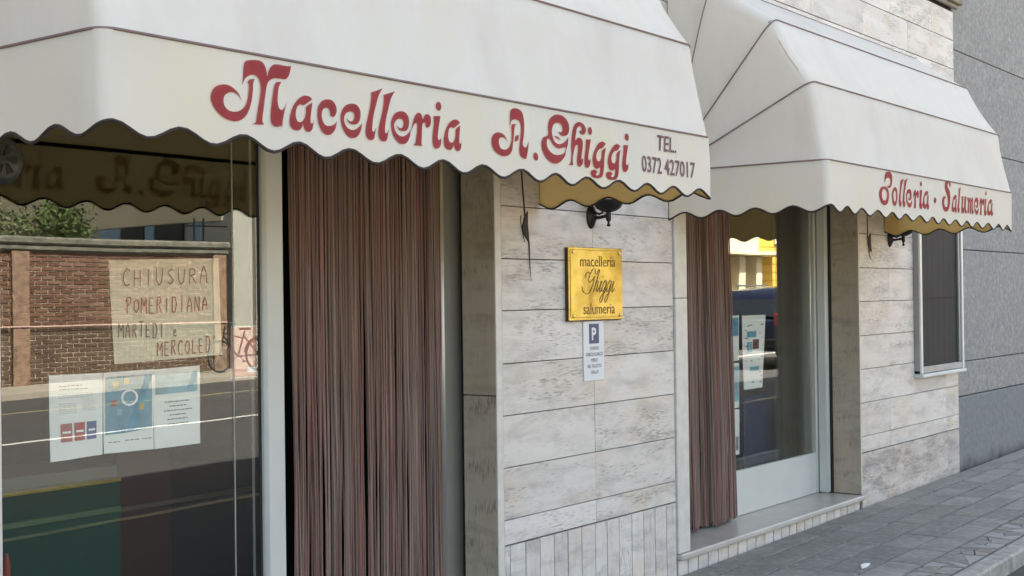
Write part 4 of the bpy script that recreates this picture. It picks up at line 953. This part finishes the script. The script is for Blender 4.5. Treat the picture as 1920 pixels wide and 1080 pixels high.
# shrubs leaning over the wall
def shrub(x, y, z, rx, rz, n_, mat, label, seed):
    r = random.Random(seed); t = thing('shrub', label, 'shrub', (x, y, z-1.8)); m = MB(); m.keep = True
    lumps = [(r.uniform(-rx, rx)*.7, r.uniform(-.5, .5), r.uniform(-rz, rz)*.6, r.uniform(.25, .5)) for _ in range(12)]
    for i in range(n_):
        L = r.choice(lumps); d = Vector((r.gauss(0, 1), r.gauss(0, 1), r.gauss(0, 1))).normalized()*L[3]*r.uniform(.6, 1.1)
        c = Vector((L[0], L[1], L[2]+1.8))+d; a = Vector((r.gauss(0, 1), r.gauss(0, 1), r.gauss(0, 1))).normalized(); b = a.orthogonal().normalized(); s = r.uniform(.03, .06)
        m.add([c-a*s, c+b*s*.5, c+a*s, c-b*s*.5], [(0, 1, 2, 3)])
    m.build('foliage', mat, t, 'stuff'); m = MB()
    for k in range(5): m.tube([(0, 0, 0), (r.uniform(-.2, .2), 0, .9), (r.uniform(-rx, rx)*.6, r.uniform(-.3, .3), 1.9)], [.04, .03, .01], 6)
    m.build('stem', M['bark'], t)
shrub(13.6, WY-.7, 3.1, .9, .4, 2600, M['leaf2'], 'pale leafed shrub rising behind the brick wall', 1)
shrub(15.2, WY-.7, 3.15, .75, .35, 2200, M['leaf'], 'green shrub rising behind the brick wall', 2)
shrub(11.6, WY-.8, 3.1, .9, .5, 2000, M['leaf'], 'dark green shrub near the far left of the brick wall', 3)
# yellow house
yh = thing('yellow_house', 'sunlit yellow house with grooved walls further along the road', 'house', (0, 0, 0))
HY = -16.9
m = MB(); m.box(38.5, 62, HY-10, HY-.03, -.2, 7.8); m.build('wall_core', plain('groove_brown', (.25, .15, .03), .9), yh)
z = .0
while z < 7.7:
    for a in (43.05, 46.1, 49.1, 52.1): 
        m = MB(); m.bbox(a+.01, a+2.98, HY-.03, HY, z+.012, z+.29, .01); m.build('rendered_band', M['yellowwall'], yh)
    z += .30
m = MB(); m.box(38.6, 43.0, HY-.03, HY+.02, -.1, 7.7); m.build('cream_bay', M['cream'], yh)
m = MB(); m.bbox(38.4, 44.2, HY+.02, HY+1.0, 2.95, 3.08, .02); m.build('balcony', M['cream'], yh)
for x in (39.3, 40.6, 41.9): 
    m = MB(); m.bbox(x, x+.45, HY+.021, HY+.5, 1.0, 2.94, .03); m.build('buttress', M['cream'], yh)
m = MB(); m.bbox(44.3, 44.9, HY+.005, HY+.06, 3.4, 4.3, .01); m.build('house_sign', M['signwhite'], yh)

# ---- bicycle
bk = thing('bicycle', 'dark city bicycle leaning by the brick wall', 'bicycle', (18.75, -17.1, gz(18.75)))
def wheel(x, nm='wheel'):
    m = MB(); m.tube([(x+.33*cos(2*pi*k/28), 0, .345+.33*sin(2*pi*k/28)) for k in range(29)], .016, 6, False); w = m.build(nm, M['tyre'], bk, smooth=True)
    m = MB(); m.tube([(x+.305*cos(2*pi*k/28), 0, .345+.305*sin(2*pi*k/28)) for k in range(29)], .009, 5, False); m.build('rim', M['chrome'], w, smooth=True)
    m = MB()
    for k in range(16): a = 2*pi*k/16; m.tube([(x, 0, .345), (x+.3*cos(a), 0, .345+.3*sin(a))], .002, 4)
    m.build('spoke', M['chrome'], w, 'stuff')
wheel(-.52); wheel(.52)
m = MB(); dm = plain('dark_frame_paint', (.02, .02, .025), .3)
for a, b in (((-.52, .345), (-.38, .98)), ((-.42, .78), (-.02, .32)), ((-.44, .84), (.12, .70)), ((-.02, .32), (.16, .85)), ((-.02, .32), (.52, .345)), ((.52, .345), (.13, .76))): m.tube([(a[0], 0, a[1]), (b[0], 0, b[1])], .017, 7)
m.build('frame', dm, bk)
m = MB(); m.tube([(-.30, -.25, 1.02), (-.36, -.15, 1.05), (-.38, 0, 1.0), (-.36, .15, 1.05), (-.30, .25, 1.02)], .013, 6); m.build('handlebar', M['chrome'], bk)
m = MB(); m.bbox(.05, .3, -.07, .07, .88, .93, .02); m.build('saddle', M['saddle'], bk)
for s_ in (-1, 1):
    m = MB(); m.tube([(-.02, .05*s_, .32), (-.02+.12*s_, .07*s_, .22)], .009, 5); m.bbox(-.06+.12*s_, .02+.12*s_, .07*s_-.04, .07*s_+.04, .205, .23, .005); m.build('pedal', M['iron'], bk)
m = MB(); m.tube([(.52+.37*cos(a), 0, .345+.37*sin(a)) for a in [pi*.05+pi*k/12*.9 for k in range(13)]], .02, 5); m.build('mudguard', dm, bk)

# ---- parked car
def car(x, y, rz, label):
    t = thing('parked_car', label, 'car', (x, y, gz(x)-.10)); t.rotation_euler.z = rz
    L, Wd = 4.4, .86
    prof = [(-2.2, .35), (-2.22, .6), (-2.15, .95), (-2.0, 1.0), (-1.75, 1.42), (-1.45, 1.58), (-.6, 1.66), (.3, 1.62), (.6, 1.5), (1.15, 1.08), (1.9, .95), (2.15, .78), (2.2, .5), (2.1, .33)]
    m = MB(); cols = []
    for yy, ins, drop in ((-1, .0, 0), (-.93, 1, 0), (0, 1, .02), (.93, 1, 0), (1, 0, 0)):
        row = []
        for px_, pz_ in prof:
            w = Wd*yy*(1 if pz_ < 1.0 else 1-.20*(pz_-1.0)/.6)
            if abs(yy) < 1: zz_ = pz_+drop; xx_ = px_
            else: zz_ = pz_-.04; xx_ = px_*.985
            row.append((xx_, w, zz_))
        cols.append(row)
    grid(m, cols); k = len(prof)
    for row in (cols[0], cols[-1]): m.add(row, [tuple(range(k))])
    m.build('body', M['carpaint'], t, smooth=True)
    for s_ in (-1, 1):
        for q in (((-1.72, 1.05), (-1.55, 1.36), (-.95, 1.50), (-.95, 1.05)), ((-.88, 1.05), (-.88, 1.5), (-.05, 1.5), (-.05, 1.05)), ((.02, 1.05), (.02, 1.5), (.35, 1.46), (.95, 1.05))):
            m = MB(); m.add([(a, s_*(Wd*(1-.2*(b-1)/.6)+.006), b) for a, b in q], [(0, 1, 2, 3)]); m.build('side_window', M['carglass'], t)
        m = MB(); m.tube([(-1.3, s_*.62, 1.70), (.2, s_*.62, 1.70)], .018, 6); m.build('roof_rail', M['chrome'], t)
        m = MB(); m.bbox(-2.235, -2.08, s_*.78-.09, s_*.78+.09, .86, 1.12, .03); m.build('tail_light', M['taillight'], t)
        m = MB(); m.bbox(2.02, 2.16, s_*.7-.14, s_*.7+.14, .66, .8, .03); m.build('headlight', M['chrome'], t)
        m = MB(); m.tube([(-1.9, s_*.885, 1.0), (1.6, s_*.885, .96)], .012, 5); m.build('waist_trim', M['chrome'], t)
        for wx in (-1.35, 1.38):
            m = MB(); m.lathe((wx, s_*.80, .33), [(.2, -.1), (.31, -.1), (.33, -.07), (.33, .07), (.31, .1), (.2, .1)], 22, 'y'); w = m.build('wheel', M['tyre'], t, smooth=True)
            m = MB(); m.lathe((wx, s_*.895, .33), [(.001, -.01), (.2, .0), (.21, -.03)], 16, 'y'); m.build('rim', M['chrome'], w, smooth=True)
    m = MB(); m.add([(-2.03, -.68, 1.05), (-2.03, .68, 1.05), (-1.79, .60, 1.40), (-1.79, -.60, 1.40)], [(0, 1, 2, 3)]); m.build('rear_window', M['carglass'], t)
    m = MB(); m.add([(.66, -.66, 1.47), (.66, .66, 1.47), (1.12, .72, 1.12), (1.12, -.72, 1.12)], [(0, 1, 2, 3)]); m.build('windscreen', M['carglass'], t)
    m = MB(); m.bbox(-2.26, -2.2, -.8, .8, .42, .60, .02); m.build('bumper', M['black'], t)
    return t
car(26.6, -8.0, 0, 'dark car parked along the road seen in the far glass')
